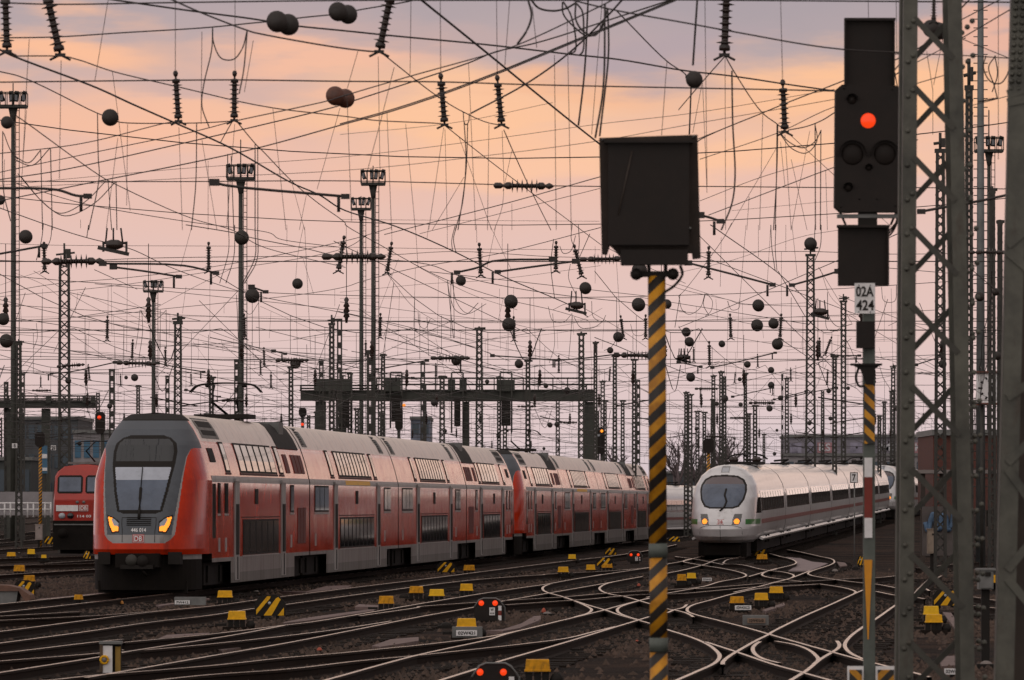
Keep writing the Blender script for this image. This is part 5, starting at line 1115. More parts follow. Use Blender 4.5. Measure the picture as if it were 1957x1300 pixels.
w2 = thing('graffiti_wall', 'pale wall with white scrawls at the right edge', 'wall', (P(1970, 0, 150).x, 150, 0)); k = MB(); bx(k, 1943, 985, 2060, 1078, 150, .4, mat('wall_green_grey', (.16, .17, .15), .8, 0, .3, 2)); k.build('wall', w2)
k = MB()
for j in range(3): k.tube(smooth([P(1946 + i * 3.2, 1008 + j * 19 + (6 if i % 2 else -5), 149.96) for i in range(7)], 4), .028, WHITE, 4)
k.build('graffiti', w2)
building('grey blue depot block on the horizon above the white train nose', 1270, 905, 1335, 640, GREYB, 20, HOR, 1, 6)
building('low pale hall on the horizon right of the gantry leg', 1345, 890, 1510, 720, GREYB, 20, HOR, 1, 12)
building('blue grey hall partly hidden by the gantry in the centre', 785, 802, 822, 480, mat('blue_grey_hall', (.16, .18, .24), .6, 0, .2, 1), 14, HOR, 4, 2)
building('slate office block at left behind the low gantry', 20, 802, 150, 470, GREYB, 16, HOR, 3, 8)
building('pale building with blue panels between left masts and the nearest cab', 140, 828, 262, 450, PALEW, 14, HOR, 2, 7, BLUEP)
building('dark shed at the left edge behind the floodlight tower', -60, 880, 60, 440, mat('shed_dark', (.06, .065, .065), .8, 0, .3, 1), 10, HOR, 1, 5)
for i, (y0, y1, h, xx, mm) in enumerate([(430, 560, 5.0, 62, 0), (566, 640, 6.6, 60, 1), (650, 800, 5.4, 63, 0), (806, 960, 7.0, 61, 1)]):  # added row of dark sheds that darkens the reflections in the train sides
    r = thing('freight_shed', ['low dark freight shed beyond the right edge mast, nearest', 'taller brown freight shed, second in its row at far right', 'third low freight shed in the row at far right', 'farthest brown freight shed behind the brick building at right'][i], 'building', (xx + 6, (y0 + y1) / 2, 0)); k = MB(); k.box((xx + 6, (y0 + y1) / 2, h / 2 + 1), (12, y1 - y0, h + 2), mat('shed_brown', (.026, .016, .012), .9, 0, .3, .6, spec=.1) if mm else mat('shed_tar', (.020, .014, .011), .9, 0, .3, .6, spec=.1)); k.build('wall', r)
    k = MB(); k.prism([(xx - .6, h + 2.02), (xx + 12.6, h + 2.02), (xx + 6, h + 3.4)], y0 - .5, y1 + .5, mat('shed_roof', (.05, .042, .038), .85, 0, .3, .6, spec=.2)); k.build('roof', r)
    for j in range(int((y1 - y0) / 12)): k = MB(); k.box((xx - .03, y0 + 6 + j * 12, 3.2), (.1, 4, 3.2), BROWNM); k.build('door', r)
bb = thing('billboard', 'narrow blue and white advertising board left of the locomotive', 'billboard', (P(84, 0, 360).x, 360, 0)); k = MB(); bx(k, 80, 852, 90, 905, 360, .3, BLUEP); bx(k, 80, 868, 90, 876, 359.95, .06, WHITE); bx(k, 81, 894, 90, 900, 359.95, .06, WHITE); a = P(85, 905, 360); k.box((a.x, 360.2, a.z / 2), (.2, .2, a.z), STEEL); k.build('board', bb)
wl = thing('platform_wall', 'pale ramp wall behind white railings at the left edge', 'wall', (P(60, 0, 345).x, 345, 0)); k = MB(); bx(k, -120, 940, 100, 985, 345, 2, PALEW); k.build('wall', wl)
rl = thing('railing', 'white post and rail fence at the left edge', 'railing', (P(50, 0, 338).x, 338, 0)); k = MB()
for y in (962, 974): k.tube([P(-100, y, 338), P(98, y, 338)], .05, WHITE, 4)
for i in range(18): k.tube([P(-90 + i * 11, 960, 338), P(-90 + i * 11, 989, 338)], .05, WHITE, 4)
k.build('rails', rl)
for x, y, t_, d in ((102, 856, '26', 398), (28, 852, '8', 329)):
    r = thing('mast_number', 'small white board reading ' + t_ + (' on a gantry leg left of the locomotive' if t_ == '26' else ' on a mast near the left edge'), 'number sign', P(x, y, d - .8)); k = MB(); k.box(P(x, y, d - .8), (10 * d / FPX, .05, 9 * d / FPX), WHITE); text(k, t_, P(x, y, d - .84), (7 if len(t_) > 1 else 4) * d / FPX, 6.5 * d / FPX, BLACK); k.build('plate', r)
TWIG = mat('bare_twigs', (.16, .125, .13), .9, 0, .3, 1)
def bare_tree(px, ytop, d, label, seed):
    rr = random.Random(seed); b = P(px, 0, d); zt = P(0, ytop, d).z; r = thing('bare_tree', label, 'tree', (b.x, d, 0)); t = MB(); t.tube([(b.x, d, 0), (b.x + .2, d, zt * .45)], .35, TWIG, 7, True, .2); t.build('trunk', r); c = MB()
    def grow(p, v, L, rad, lev):
        q = p + v * L; c.tube([p, (p + q) / 2 + Vector((rr.uniform(-.1, .1), rr.uniform(-.1, .1), 0)) * L, q], rad, TWIG, 4, False, rad * .6)
        if lev == 0: return
        for i in range(3):
            n = (v + Vector((rr.uniform(-.8, .8), rr.uniform(-.8, .8), rr.uniform(-.2, .5)))).normalized(); grow(p + (q - p) * rr.uniform(.4, 1), n, L * rr.uniform(.55, .78), rad * .55, lev - 1)
    for i in range(5): grow(Vector((b.x + .1, d, zt * (.25 + .05 * i))), Vector((rr.uniform(-.5, .5), rr.uniform(-.5, .5), 1)).normalized(), zt * .28, .16, 3)
    c.build('crown', r)
for i, (x, y, d, lb) in enumerate([(1292, 815, 600, 'bare tree left of the white train nose near the striped post'), (1330, 822, 620, 'bare tree directly over the white train nose'), (1372, 808, 640, 'tallest bare tree above the white train cab'), (1400, 835, 630, 'rightmost bare tree above the white train roof'), (1180, 850, 560, 'bare tree above the end of the red train')]): bare_tree(x, y, d, lb, i)
# ------------------------------------------------------------------ overhead line
REG = []
LMK = [(25, 200, 'the far left floodlight tower'), (460, 330, 'the floodlight tower left of centre'), (702, 365, 'the paired floodlight towers'), (293, 560, 'the small floodlight tower'), (123, 500, 'the tall left lattice mast'), (1240, 400, 'the dark signal back'), (1255, 800, 'the striped post'), (1658, 280, 'the red-lit signal'), (1650, 560, 'the white number plate'), (1549, 500, 'the ball topped lattice mast'), (1785, 150, 'the top of the near lattice mast'), (1785, 500, 'the near lattice mast'), (916, 640, 'the mast in front of the gantry'), (340, 620, 'the mast over the red cab'), (640, 610, 'the two bracketed masts'), (1111, 650, 'the gantry right end'), (1000, 355, 'the long level insulator'), (560, 40, 'the twin discs at top'), (400, 110, 'the U shaped cable loop'), (1120, 40, 'the tangle of loops at top'), (200, 225, 'the single disc at upper left'), (860, 740, 'the signal gantry'), (450, 740, 'the front pantograph'), (1390, 880, 'the white train roof'), (970, 590, 'the two stacked discs in the middle'), (1890, 280, 'the right floodlight tower'), (1890, 740, 'the station clock'), (60, 640, 'the left edge masts'), (650, 185, 'the rusty disc'), (1325, 150, 'the pulley disc at upper right'), (1465, 600, 'the disc cluster right of centre'), (220, 465, 'the cross bar device at left'), (1100, 585, 'the cross bar device in the middle')]
def near(px, py): return min(LMK, key=lambda q: (q[0] - px) ** 2 + (q[1] - py) ** 2)[2]
def reg(o, base, px, py, group): REG.append((o, base, px, py, group))
def dz(y, z): return (z - CH) * FPX / (HYP - y)

def wire(s, r=.010, z=7.0, d=None, n=6, m=None, nm='overhead_wire'):
    pp = parse(s); pts = []
    for x, y in pp: pts.append(P(x, y, d if d else min(700, dz(y, z))))
    if len(pts) > 2: pts = smooth(pts, n)
    else: pts = [pts[0].lerp(pts[1], i / 4) for i in range(5)]
    mb = MB(); mb.tube(pts, r * .74, m or DARK, 5); o = mb.build(nm, None, pts[0]); return o, pp
WZ = [7.0, 7.3, 6.7, 7.1, 6.85, 7.4, 6.6]
def long_wires(data):
    for i, ln in enumerate(data.strip().split('\n')):
        a = ln.split('|'); r = float(a[1]) if len(a) > 1 and a[1] else .010; z = float(a[2]) if len(a) > 2 else WZ[i % 7]
        o, pp = wire(a[0], r, z)
        (x0, y0), (x1, y1) = min(pp), max(pp); sl = (y1 - y0); kind = 'level' if abs(sl) < 25 else ('falling to the right' if sl > 0 else 'rising to the right')
        th = 'thick' if r > .013 else ('thin' if r < .008 else 'dark')
        reg(o, '%s %s overhead wire from %s to %s' % (th, kind, near(x0, y0).replace('the ', '', 1), near(x1, y1).replace('the ', '', 1)), (x0 + x1) / 2, (y0 + y1) / 2, 'overhead wires')
long_wires("""A:-30,14 0,15 300,25 1000,15 1950,3 B:600,2 1200,2 1950,0 C:300,2 1950,14
A:560,-12 740,14 1100,65 1410,105 1595,135 1680,148 1950,175 B:320,205 780,248 1280,305 1560,335 1950,400 C:300,430 600,475 890,515 1300,560|.013
A:930,-20 1130,70 1395,172 1450,188 1950,275 B:200,292 220,290|.011
B:225,292 550,545 690,630 840,695 912,708|.009
B:925,735 970,840 1080,1080 1190,1300|.009
A:-30,217 0,215 300,210 700,185 1145,158 1490,125 1600,118 1680,103 1950,75 B:90,60 390,8 450,-10|.010
A:-30,465 850,455 1330,452 1950,460 B:560,463 1050,478 1950,497 C:300,502 600,508 890,515 1350,528|.010
A:-30,270 0,282 80,320 530,490 750,590 1000,700 1290,830 1650,1035 1800,1100 1950,1190 E:290,0 600,130 940,300 1200,410 1290,450 1400,520|.016
A:-30,395 0,405 105,430 550,640 620,665 720,695 1110,695 1320,684|.010
A:1325,684 1860,568 1900,555 B:60,530 400,430 830,310 1000,255 1490,25 1540,0|.009
A:-30,1022 0,1015 300,970 900,840 1890,605 B:60,575 400,465 720,358 890,290 1100,245 1560,100 1900,-10|.011
A:70,317 340,318 430,335 640,405 1000,490 1540,610 1950,658 B:220,682 560,698 587,705|.009
B:590,708 680,780 950,990 1310,1260 E:1330,5 1470,110|.009
A:85,650 130,680 560,990 640,1035 1100,1240 D:1300,25 1500,130 1950,240|.009
A:-30,870 340,830 540,795 940,695 1005,685|.009
A:-30,980 130,945 680,830 1110,740 1320,684|.009
A:-30,1140 650,1005 1150,905 1480,830 1950,700 B:270,635 560,540 880,420 1100,330 1500,165 1900,0|.011
B:0,700 270,626 560,531 880,411 1100,321 1500,156 1930,-20|.010
A:-30,1024 1000,1026 1950,1022 B:860,1042 1210,1050 1460,1053 C:120,1053 880,1060 1350,1060 1880,1068|.010
A:-30,1050 1000,955 1950,885 B:820,790 1470,700 1950,645 C:880,505|.005
A:160,1055 1000,1010 1950,962 B:820,880 1470,795 C:0,715 890,560|.005
A:-30,1165 350,1300 D:500,75 720,130 940,230 1180,320 1450,400 1950,500 E:430,600 800,700|.011
A:100,1040 470,1150 720,1198 1100,1258 1500,1310 D:1600,85 1950,130|.009
A:1340,690 1440,810 1490,860 1660,1035 1800,1150 1950,1260 E:30,0 220,110 600,310 930,420 1200,480 1400,540|.009
B:440,-15 830,300 1050,480 1340,715 1480,825|.016
B:740,640 1040,480 1280,310 1500,100 1610,-20|.013
B:1560,60 1850,350 1950,420 C:40,440|.010
B:1260,-10 1560,60 1950,130 C:300,178 930,280 1300,300|.010
B:250,1325 970,1140 1465,1000 1950,870 C:120,790 470,640 640,570 935,455 1360,270 1640,0|.010
B:450,1320 970,1190 1465,1065|.007
B:0,1240 700,1245 1465,1250|.004
B:0,760 600,700 1200,580|.004
C:120,900 550,755 890,600 1350,470 1520,420|.007
C:120,1135 500,990 880,885 1350,760|.007
C:170,1215 600,1050 880,945 1350,790|.009
C:265,320 310,400 475,640 555,700 592,730|.009
C:260,320 145,450 0,620|.009
C:0,830 470,640|.008
C:620,735 710,718 800,685 890,630 1260,400|.010
C:300,1190 880,1135 1300,1100|.004
C:600,735 890,1000 1200,1280|.006
C:1220,305 1520,310 1880,330|.007
C:1600,215 1880,50|.008
C:1600,110 1830,-10|.008
C:1600,220 1880,335|.006
C:1350,350 1520,260 1620,215|.007
C:1640,600 1950,520|.006
D:-30,105 340,115 1320,120 1900,125 E:600,135 1470,140|.006
D:1050,0 1320,45 1400,68 1710,130 1950,180 E:420,210 680,290 950,350 1280,400 1650,440 1950,490|.010
D:380,212 760,190 1350,180 1820,178|.009
D:-30,200 230,208|.011
D:-30,392 340,330 700,300 1180,240 1950,90 E:290,15|.008
D:-30,408 600,350 1180,265 1720,185 1950,130 E:150,60|.008
D:-30,415 330,500 700,570 970,620 1350,690 1900,760|.010
D:-30,545 300,530 700,500 870,480 1270,440 1720,390 1950,350 E:120,320 440,240 830,175 1030,130 1470,15|.010
D:-30,568 300,600 900,650 1500,710 1950,735|.008
D:-30,608 500,650 1200,690 1850,700|.007
D:-30,653 500,668 980,680 1500,660 1950,620|.005
D:-30,688 500,715 980,740 1950,760|.006
D:80,520 1000,518 1950,520 E:800,530 1470,535|.004
D:80,742 980,755 1950,765 E:600,745 1200,745|.006
D:450,380 720,500 860,570 1000,640|.006
D:190,260 560,480 860,590|.006
D:860,480 1080,360 1300,250|.006
D:1470,460 1730,575 1870,630|.006
D:80,270 230,330 330,400|.005
D:0,340 230,260|.005
D:640,380 900,520 1180,640|.005
E:0,435 430,490 900,545 1280,600 1680,600|.008
E:-10,488 440,590 720,680 960,770|.010
E:270,280 410,460 500,520 720,620 1050,690 1350,750|.007
E:0,160 240,170 650,150 1210,180 1470,185|.008
E:130,60 310,160 520,280 760,400 1000,480|.006
E:0,415 700,412 1470,418|.004
E:0,655 760,657 1950,660 F:720,660|.004
E:0,632 400,620 760,645 1100,625 1470,570|.006
E:830,705 1200,715 1740,720|.005
E:1200,480 1290,445 1500,540 1730,690|.008
E:1470,110 1650,200 1950,330|.008
E:1830,330 1950,370 F:270,420 420,450 720,460|.007
E:820,650 1100,590 1300,560 1480,470|.005
E:0,380 530,330 760,318 950,300 1470,230|.005
F:180,0 560,270 730,430 800,490|.013
F:300,-10 250,80 50,350 0,405|.007
F:0,580 220,490 700,285 900,200 1260,40|.011
F:0,160 700,150 1200,165 1900,155|.009
F:0,270 300,200 720,60 900,30|.005
F:0,335 270,420 420,452 720,440|.007
F:0,490 120,500 410,560 730,612|.008
F:450,570 720,590 1000,600|.006
F:0,520 720,520 1000,515 1260,500|.004
F:0,655 720,662 1250,655|.005
F:0,715 700,722 1250,718|.006
F:0,770 300,800 730,880|.008
F:0,920 500,925 890,920|.006
F:0,1025 500,1015 900,1000|.007
F:160,805 540,720 720,690|.006
F:790,240 900,420 980,560|.006
F:600,1010 890,930 1250,870|.007
F:780,600 900,625 1250,640|.005
F:1110,650 1250,640|.006
F:1340,770 1560,700 1900,590|.006
F:1640,240 1840,410|.011
F:1560,630 1900,655|.005
F:0,860 400,780 720,760|.004
F:100,1110 700,1085 1250,1090|.005
F:800,250 870,420 1000,520|.006""")
def group_wires(data, nm, base, grp, r=.006, z=7.0, n=6):
    for i, ln in enumerate(data.strip().split('\n')):
        a = ln.split('|'); pp = parse(a[0]); rr = float(a[1]) if len(a) > 1 else r; y = min(p[1] for p in pp); d = min(600, dz(max(y, 30), WZ[i % 7]))
        o, pp = wire(a[0], rr, d=d, n=n, nm=nm); mx = sum(p[0] for p in pp) / len(pp); my = sum(p[1] for p in pp) / len(pp)
        reg(o, base % near(mx, my), mx, my, grp)
group_wires("""A:990,-10 990,415
A:1327,-10 1327,415
A:345,340 335,1010
A:612,-10 535,460
A:165,220 150,480 130,900
A:635,405 735,1190
A:720,700 715,1160
A:1540,610 1615,1300
A:1920,610 1790,1070
A:1010,720 1030,1300
A:1140,180 1135,700
A:1140,790 1225,1300
A:1175,910 1175,1300
A:665,780 600,1290
A:1430,230 1380,520
A:1650,1040 1720,1300
A:1730,1100 1690,1300
A:455,1240 455,1290
A:25,900 20,1180
A:150,620 120,1050
A:1960,560 1985,1250
A:1325,700 1280,1280
B:400,0 395,420
B:565,-10 568,410
B:883,-10 887,430
B:958,-10 930,370
B:215,320 225,970
B:305,380 240,640 150,980
B:100,290 40,500
B:725,355 765,1300
B:265,640 290,1300
B:370,700 425,1300
B:585,720 500,1300
B:592,730 605,1300
B:840,700 832,1300
B:915,740 918,1150 870,1300
B:670,770 855,1300
B:1085,40 1110,270
B:1282,120 1305,1300
B:1210,310 1220,1300
B:1480,0 1420,760
B:1845,350 1815,765
B:970,1150 970,1300
B:970,850 920,1080
B:700,1000 520,1300
C:148,-10 160,1050
C:575,-10 587,455
C:262,320 265,1300
C:475,640 457,1300
C:635,900 725,1300
C:740,740 635,1300
C:600,760 635,1300
C:575,800 600,1050
C:830,965 840,1300
C:1070,-10 1072,100
C:1228,-10 1232,300
C:130,480 80,750
C:135,470 160,1090
C:398,1110 385,1300
C:550,840 280,1300
C:1435,500 1435,760
C:1500,170 1440,480
C:1400,290 1435,510
C:1805,-10 1805,900
C:1750,620 1748,780
D:610,355 610,520
D:628,330 632,620
D:720,190 715,720
D:850,200 850,330
D:1050,350 1030,500
D:1085,0 1020,240
D:1185,260 1185,650
D:1265,440 1265,500
D:1620,0 1620,100
D:1710,185 1770,390
D:1715,0 1680,180 1665,400
D:1720,10 1755,720
D:1670,400 1680,740
D:1530,490 1520,640
D:110,340 120,550
D:240,360 230,750
D:440,380 425,500
D:505,540 495,740
D:555,650 555,760
D:640,520 660,900
D:1250,650 1260,720
D:1420,660 1440,800
D:1120,640 1120,760
D:960,500 955,640
D:700,560 690,900
D:1320,640 1320,690
D:1090,660 1220,840
D:1890,360 1890,460
E:35,0 35,100
E:292,0 292,95
E:425,0 440,240
E:500,0 490,80
E:770,0 772,100
E:605,0 605,130
E:915,0 915,150
E:240,640 290,520
E:335,370 325,740
E:425,240 415,580
E:555,290 550,620
E:900,360 905,700
E:920,420 890,550
E:330,190 220,480
E:680,610 680,690
E:1050,690 1050,760
E:1090,350 1105,760
E:1225,590 1230,700
E:1310,500 1320,620
E:540,640 600,870
E:820,640 820,740
E:940,650 935,770
E:845,0 970,260
E:880,0 830,240
E:1440,120 1440,330
E:1560,200 1580,520
E:1410,550 1420,800
E:1490,540 1480,700
E:980,350 980,520
E:760,480 750,600
F:280,430 270,850
F:340,430 330,750
F:240,70 235,350
F:450,0 450,180
F:520,0 500,330
F:380,0 345,430
F:605,0 605,150
F:640,0 670,290
F:100,460 90,780
F:130,580 115,650
F:360,440 370,900
F:580,150 580,500
F:470,560 480,640
F:700,640 690,690
F:860,640 820,740
F:900,620 890,900
F:1200,360 1210,800
F:1165,400 1160,660
F:1240,540 1250,760
F:1130,690 1150,760
F:615,700 610,900
F:445,650 445,730
F:320,720 325,860
F:420,860 430,1000
F:210,420 220,540
F:800,720 790,900""", 'dropper_wire', 'thin hanging dropper wire near %s', 'hanging dropper wires', .0045)
group_wires("""A:1200,155 1205,240 1250,330 1320,335 1370,270 1395,175
A:1200,155 1195,280 1150,480 1140,600 1180,718
A:1395,180 1375,400 1350,530
A:550,640 555,900 560,1000 500,1300
A:1110,695 1105,1040 1080,1300
A:1310,690 1275,750 1245,805
A:80,880 160,920 230,848
A:80,900 180,935 280,840
A:230,850 240,1300
A:285,840 295,1300
A:100,980 240,1140 340,1205 480,1140 600,1020
A:120,1000 260,1160 370,1220 530,1150 650,1030
A:610,1020 630,1300
A:655,1030 660,1300
A:1285,870 1290,1300
A:1305,880 1320,1300
A:1440,815 1440,1300 D:1440,180 1370,330
A:1455,830 1455,1300 D:1450,200 1380,330
A:15,740 20,1080 60,1250
A:20,750 60,850 100,900
B:1060,-5 1080,90 1050,180 1000,250|.014
B:1075,-5 1120,45 1200,62 1270,50 1335,15|.014
B:1255,10 1260,80 1330,160 1400,205 1470,170 1510,50|.012
B:1330,20 1330,110 1375,180 1440,200 1490,120|.012
B:1260,10 1300,80 1330,220 1325,290 1290,305|.012
B:1335,20 1365,60 1375,160 1370,290 1350,315|.012
B:1400,-5 1380,400 1345,710|.014
B:1495,20 1485,500 1440,780|.013
B:1510,50 1515,300 1465,770|.013
B:695,635 700,690 710,705 725,690 730,640
B:700,690 710,900 690,1150 650,1300
B:720,700 712,950 695,1100 665,1300
C:105,-10 80,370|.014
C:70,490 60,760|.014
C:300,400 305,700 318,1000 300,1150 240,1300|.012
C:555,700 552,1000 545,1300
C:560,705 555,950 535,1300
C:770,700 772,1300
C:803,735 800,1300
C:565,740 620,800 700,835 770,800 805,735
C:575,760 640,840 720,865 780,800 770,700
C:1735,315 1720,380 1760,460 1820,470 1870,380 1870,325
C:1790,315 1750,380 1780,480 1800,560
C:1785,315 1800,420 1770,520
C:1215,400 1260,350 1280,330
C:1220,410 1240,500 1255,380
D:245,-10 235,80 205,200
D:293,0 285,80 260,140
D:500,0 490,70
D:790,480 830,530 880,535 940,480
D:790,480 780,600 765,700
D:800,480 805,600 785,750
D:905,480 905,700
D:938,480 940,700
D:1370,470 1410,505 1460,440
D:1335,395 1340,500 1345,640
D:1460,400 1465,700
D:1290,0 1290,150 1240,330
D:1325,0 1320,180 1275,330
D:205,555 210,640 190,695
E:605,310 620,400 650,480 710,505 780,440
E:630,310 660,440 720,500 825,445
E:605,310 640,640
E:625,310 625,640
E:640,310 645,640
E:440,495 450,570 480,585 510,530
E:490,520 495,600 500,740
E:450,500 450,760
E:800,440 800,600
E:660,0 640,80 655,160
E:650,0 630,90 635,150
E:1310,0 1305,80 1330,140
E:1345,0 1350,100 1340,200
E:1175,460 1200,540 1260,550 1310,500
E:1205,80 1190,230 1210,410
E:1300,220 1290,300 1335,400
E:1320,520 1360,580 1430,580 1490,540
E:1420,430 1430,520 1480,545 1500,510
E:1240,120 1260,160 1300,150 1330,60
E:1570,560 1560,640 1530,690 1490,710
E:1640,560 1660,620 1710,620 1735,560
E:1310,510 1300,650 1290,760
E:1200,500 1210,680 1180,780
E:1920,390 1890,580
F:0,400 20,480 60,505 120,470 150,385
F:155,385 190,430 180,490 150,515
F:150,390 140,450 170,510
F:275,430 300,480 340,470 345,420
F:520,0 525,120 545,260
F:550,0 545,130 555,260
F:840,380 850,520 900,575 980,560
F:830,480 840,590 900,600
F:1145,350 1160,430 1220,430 1230,340
F:0,570 15,600 40,640
F:770,0 765,130
F:805,0 800,120 770,200""", 'jumper_cable', 'slack jumper cable hanging by %s', 'slack jumper cables', .009)
SHED = [(0, .018), (.05, .03), (.10, .022), (.12, .012), (.16, .012), (.17, .045), (.24, .045), (.25, .025)] + sum([[(.27 + i * .09, .028), (.29 + i * .09, .075 if i in (0, 6) else .058), (.305 + i * .09, .028)] for i in range(7)], []) + [(.88, .045), (.94, .045), (.95, .012), (1, .012)]
def insul_v(t, x0, y0, x1, y1, d=None):
    a, b = tp(t, x0, y0), tp(t, x1, y1); d = d or min(600, dz(max(b[1], 40), 6.9)); L = (P(*a, d) - P(*b, d)).length; k = max(.3, L / .66)
    mb = MB(); mb.lathe([(q, r * min(1.2, k) * 1.15) for q, r in SHED], PORC, P(*a, d), P(*b, d), 10); c = P(*b, d)
    mb.box(c, (.10 * k, .04, .03), DARK)
    for sg in (-1, 1): mb.tube([c, c + Vector((sg * .10 * k, 0, -.05 * k))], .012, DARK, 4)
    o = mb.build('rod_insulator', None, P(*a, d)); reg(o, 'ribbed hanging rod insulator near %s' % near((a[0] + b[0]) / 2, (a[1] + b[1]) / 2), (a[0] + b[0]) / 2, (a[1] + b[1]) / 2, 'hanging rod insulators')
for s in """A 28,-60 40,290
A 255,-70 340,310
A 990,400 1008,685
A 1325,400 1322,680
B 295,-70 220,292
B 567,415 590,705
B 886,425 912,705
C 272,-90 258,310
C 587,450 600,745
C 1442,-60 1440,120
D 248,95 252,262
D 1178,95 1178,262
D 607,512 605,650
D 750,645 745,760
D 1378,500 1382,640
D 933,688 935,795
D 230,850 230,915
D 498,785 505,872
D 1470,760 1472,845
D 1490,690 1492,800
D 680,840 682,910
D 1078,830 1080,905
D 1530,830 1530,920
D 1945,60 1910,260
E 292,95 265,270
E 785,100 795,285
E 1220,90 1218,260
E 1320,110 1365,290
E 228,497 225,635
E 980,515 982,650
E 1583,510 1600,640
E 145,650 145,740
E 1725,505 1725,640
E 540,780 540,862
E 680,750 680,830
E 1235,735 1235,830
E 1440,655 1440,720
E 1525,800 1520,880
F 170,120 168,295
F 290,500 295,640
F 580,500 572,640
F 172,655 175,800
F 85,688 85,770
F 795,635 797,745
F 865,630 825,735
F 445,728 447,800
F 632,805 634,880
F 842,815 838,900
F 1240,540 1243,640
F 320,830 315,890
F 530,900 532,960
F 122,920 122,970""".split('\n'):
    t, p0, p1 = s.split(); insul_v(t, *map(float, p0.split(',')), *map(float, p1.split(',')))
def insul_h(t, x0, x1, y, d=None, tilt=0):
    a, b = tp(t, x0, y), tp(t, x1, y + tilt); d = d or min(600, dz(a[1], 6.4)); A, B = P(*a, d), P(*b, d); L = (B - A).length; mb = MB()
    pr = [(0, .01), (.03, .05), (.12, .05), (.17, .02), (.22, .06), (.28, .06)] + sum([[(.30 + i * .08, .035), (.315 + i * .08, .12), (.33 + i * .08, .035)] for i in range(6)], []) + [(.75, .06), (.82, .06), (.86, .025), (.92, .055), (.97, .03), (1, .008)]
    k = min(1.5, L / 1.0); mb.lathe([(q, r * k) for q, r in pr], PORC, A, B, 10); o = mb.build('strut_insulator', None, A); reg(o, 'thick level strut insulator with round fins near %s' % near((a[0] + b[0]) / 2, a[1]), (a[0] + b[0]) / 2, a[1], 'level strut insulators')
for t, x0, x1, y, tl in (('B', 865, 1208, 1048, 4), ('D', 232, 590, 208, -4), ('D', 1815, 2180, 180, 0), ('D', 655, 890, 778, 6), ('D', 1555, 1745, 765, 0), ('D', 180, 290, 935, 0), ('E', 1350, 1620, 195, -4), ('E', 510, 735, 752, 0), ('E', 1540, 1800, 735, 4), ('F', 90, 225, 925, 0), ('F', 395, 545, 1005, 0), ('F', 290, 400, 1090, 0), ('F', 1640, 1850, 155, 0), ('D', 320, 480, 800, -12), ('E', 1000, 1110, 1025, 0), ('F', 650, 770, 1200, -6), ('E', 1240, 1340, 1115, 0), ('C', 1690, 1800, 575, -20), ('D', 1250, 1400, 992, 0), ('F', 150, 260, 1195, 0)): insul_h(t, x0, x1, y, None, tl)
def arm(s, r=.026):
    pp = parse(s); d = min(600, dz(pp[0][1], 6.1)); pts = [P(x, y, d) for x, y in pp]; mb = MB(); mb.tube(smooth(pts, 4), r * .75, DARK, 6); e = pts[-1]; mb.tube([e + Vector((-.08, 0, .0)), e + Vector((-.08, 0, -.18))], .02, DARK, 5); mb.box(e, (.10, .05, .06), DARK)
    mb.box(pts[0], (.12, .06, .08), DARK); o = mb.build('registration_arm', None, pts[0]); mx, my = (pp[0][0] + pp[-1][0]) / 2, (pp[0][1] + pp[-1][1]) / 2; reg(o, 'thick tubular registration arm near %s' % near(mx, my), mx, my, 'tubular registration arms')
for s in """A:-60,1062 0,1063 320,1072 430,1105 495,1108
A:1210,1030 1280,1048 1950,1110
D:-40,170 0,163 250,118
D:580,218 1040,230 1220,272
D:640,238 820,262 1010,292
D:650,776 405,828 290,840
D:890,780 1020,808 1150,830
D:1050,932 1240,970
E:1200,195 860,205 780,240 660,268
E:1330,205 1100,235 890,265
E:860,738 1040,750 1220,765
E:1560,730 1400,750 1230,765
E:490,765 350,790 210,815
E:120,768 0,775
F:55,215 290,275 530,338
F:900,262 780,300 640,340
F:190,805 370,765 545,722
F:305,970 530,920
F:890,920 750,945 615,975
F:0,775 125,802
C:1950,1080 1700,1135 1530,1165 1370,1195
C:120,1215 180,1230 235,1250
F:1340,790 1480,745
F:720,940 540,985
E:410,865 330,850
D:1420,350 1500,378
D:1545,712 1610,728
F:870,738 1020,738""".split('\n'): arm(s, .024)
def disc(t, x, y, r, two=False, rust=False, d=None):
    px, py = tp(t, x, y); d = d or min(650, dz(py, 6.9)); s = FPX / d; R = r * 1.12 / 2.9545 / s; c = P(px, py, d); mb = MB(); m = DISCR if rust else DISCM
    pr = [(0, .18), (.12, .62), (.25, .85), (.38, .97), (.5, 1.0), (.62, .97), (.75, .85), (.88, .62), (1, .18)]
    tilt = Vector((.35, -.9, .15)).normalized() * R * .75
    if two: o2 = Vector((R * .5, R * .8, -R * .06)); mb.lathe([(q, k * R) for q, k in pr], m, c + o2 - tilt, c + o2 + tilt, 18); mb.lathe([(q, k * R) for q, k in pr], m, c - o2 + tilt * .2 - tilt, c - o2 + tilt * 1.2, 18)
    else: mb.lathe([(q, k * R) for q, k in pr], m, c - tilt, c + tilt, 18)
    q = c - (Vector((R * .42, R * .8, 0)) if two else Vector((0, 0, 0))) ; mb.lathe([(0, R * .16), (1, R * .26)], STEEL, q - tilt * 1.35 + (Vector((0, 0, 0))), q - tilt * .9, 8)
    o = mb.build('disc_insulator', None, c); reg(o, ('pair of rusty round' if rust else ('pair of dark round' if two else 'dark round')) + ' disc insulator%s by %s' % ('s' if two else '', near(px, py)), px, py, 'round disc insulators')
DISCM = mat('disc_glaze', (.024, .017, .014), .55, 0, .3, 5); DISCR = mat('disc_rust', (.11, .038, .022), .45, 0, .4, 9)
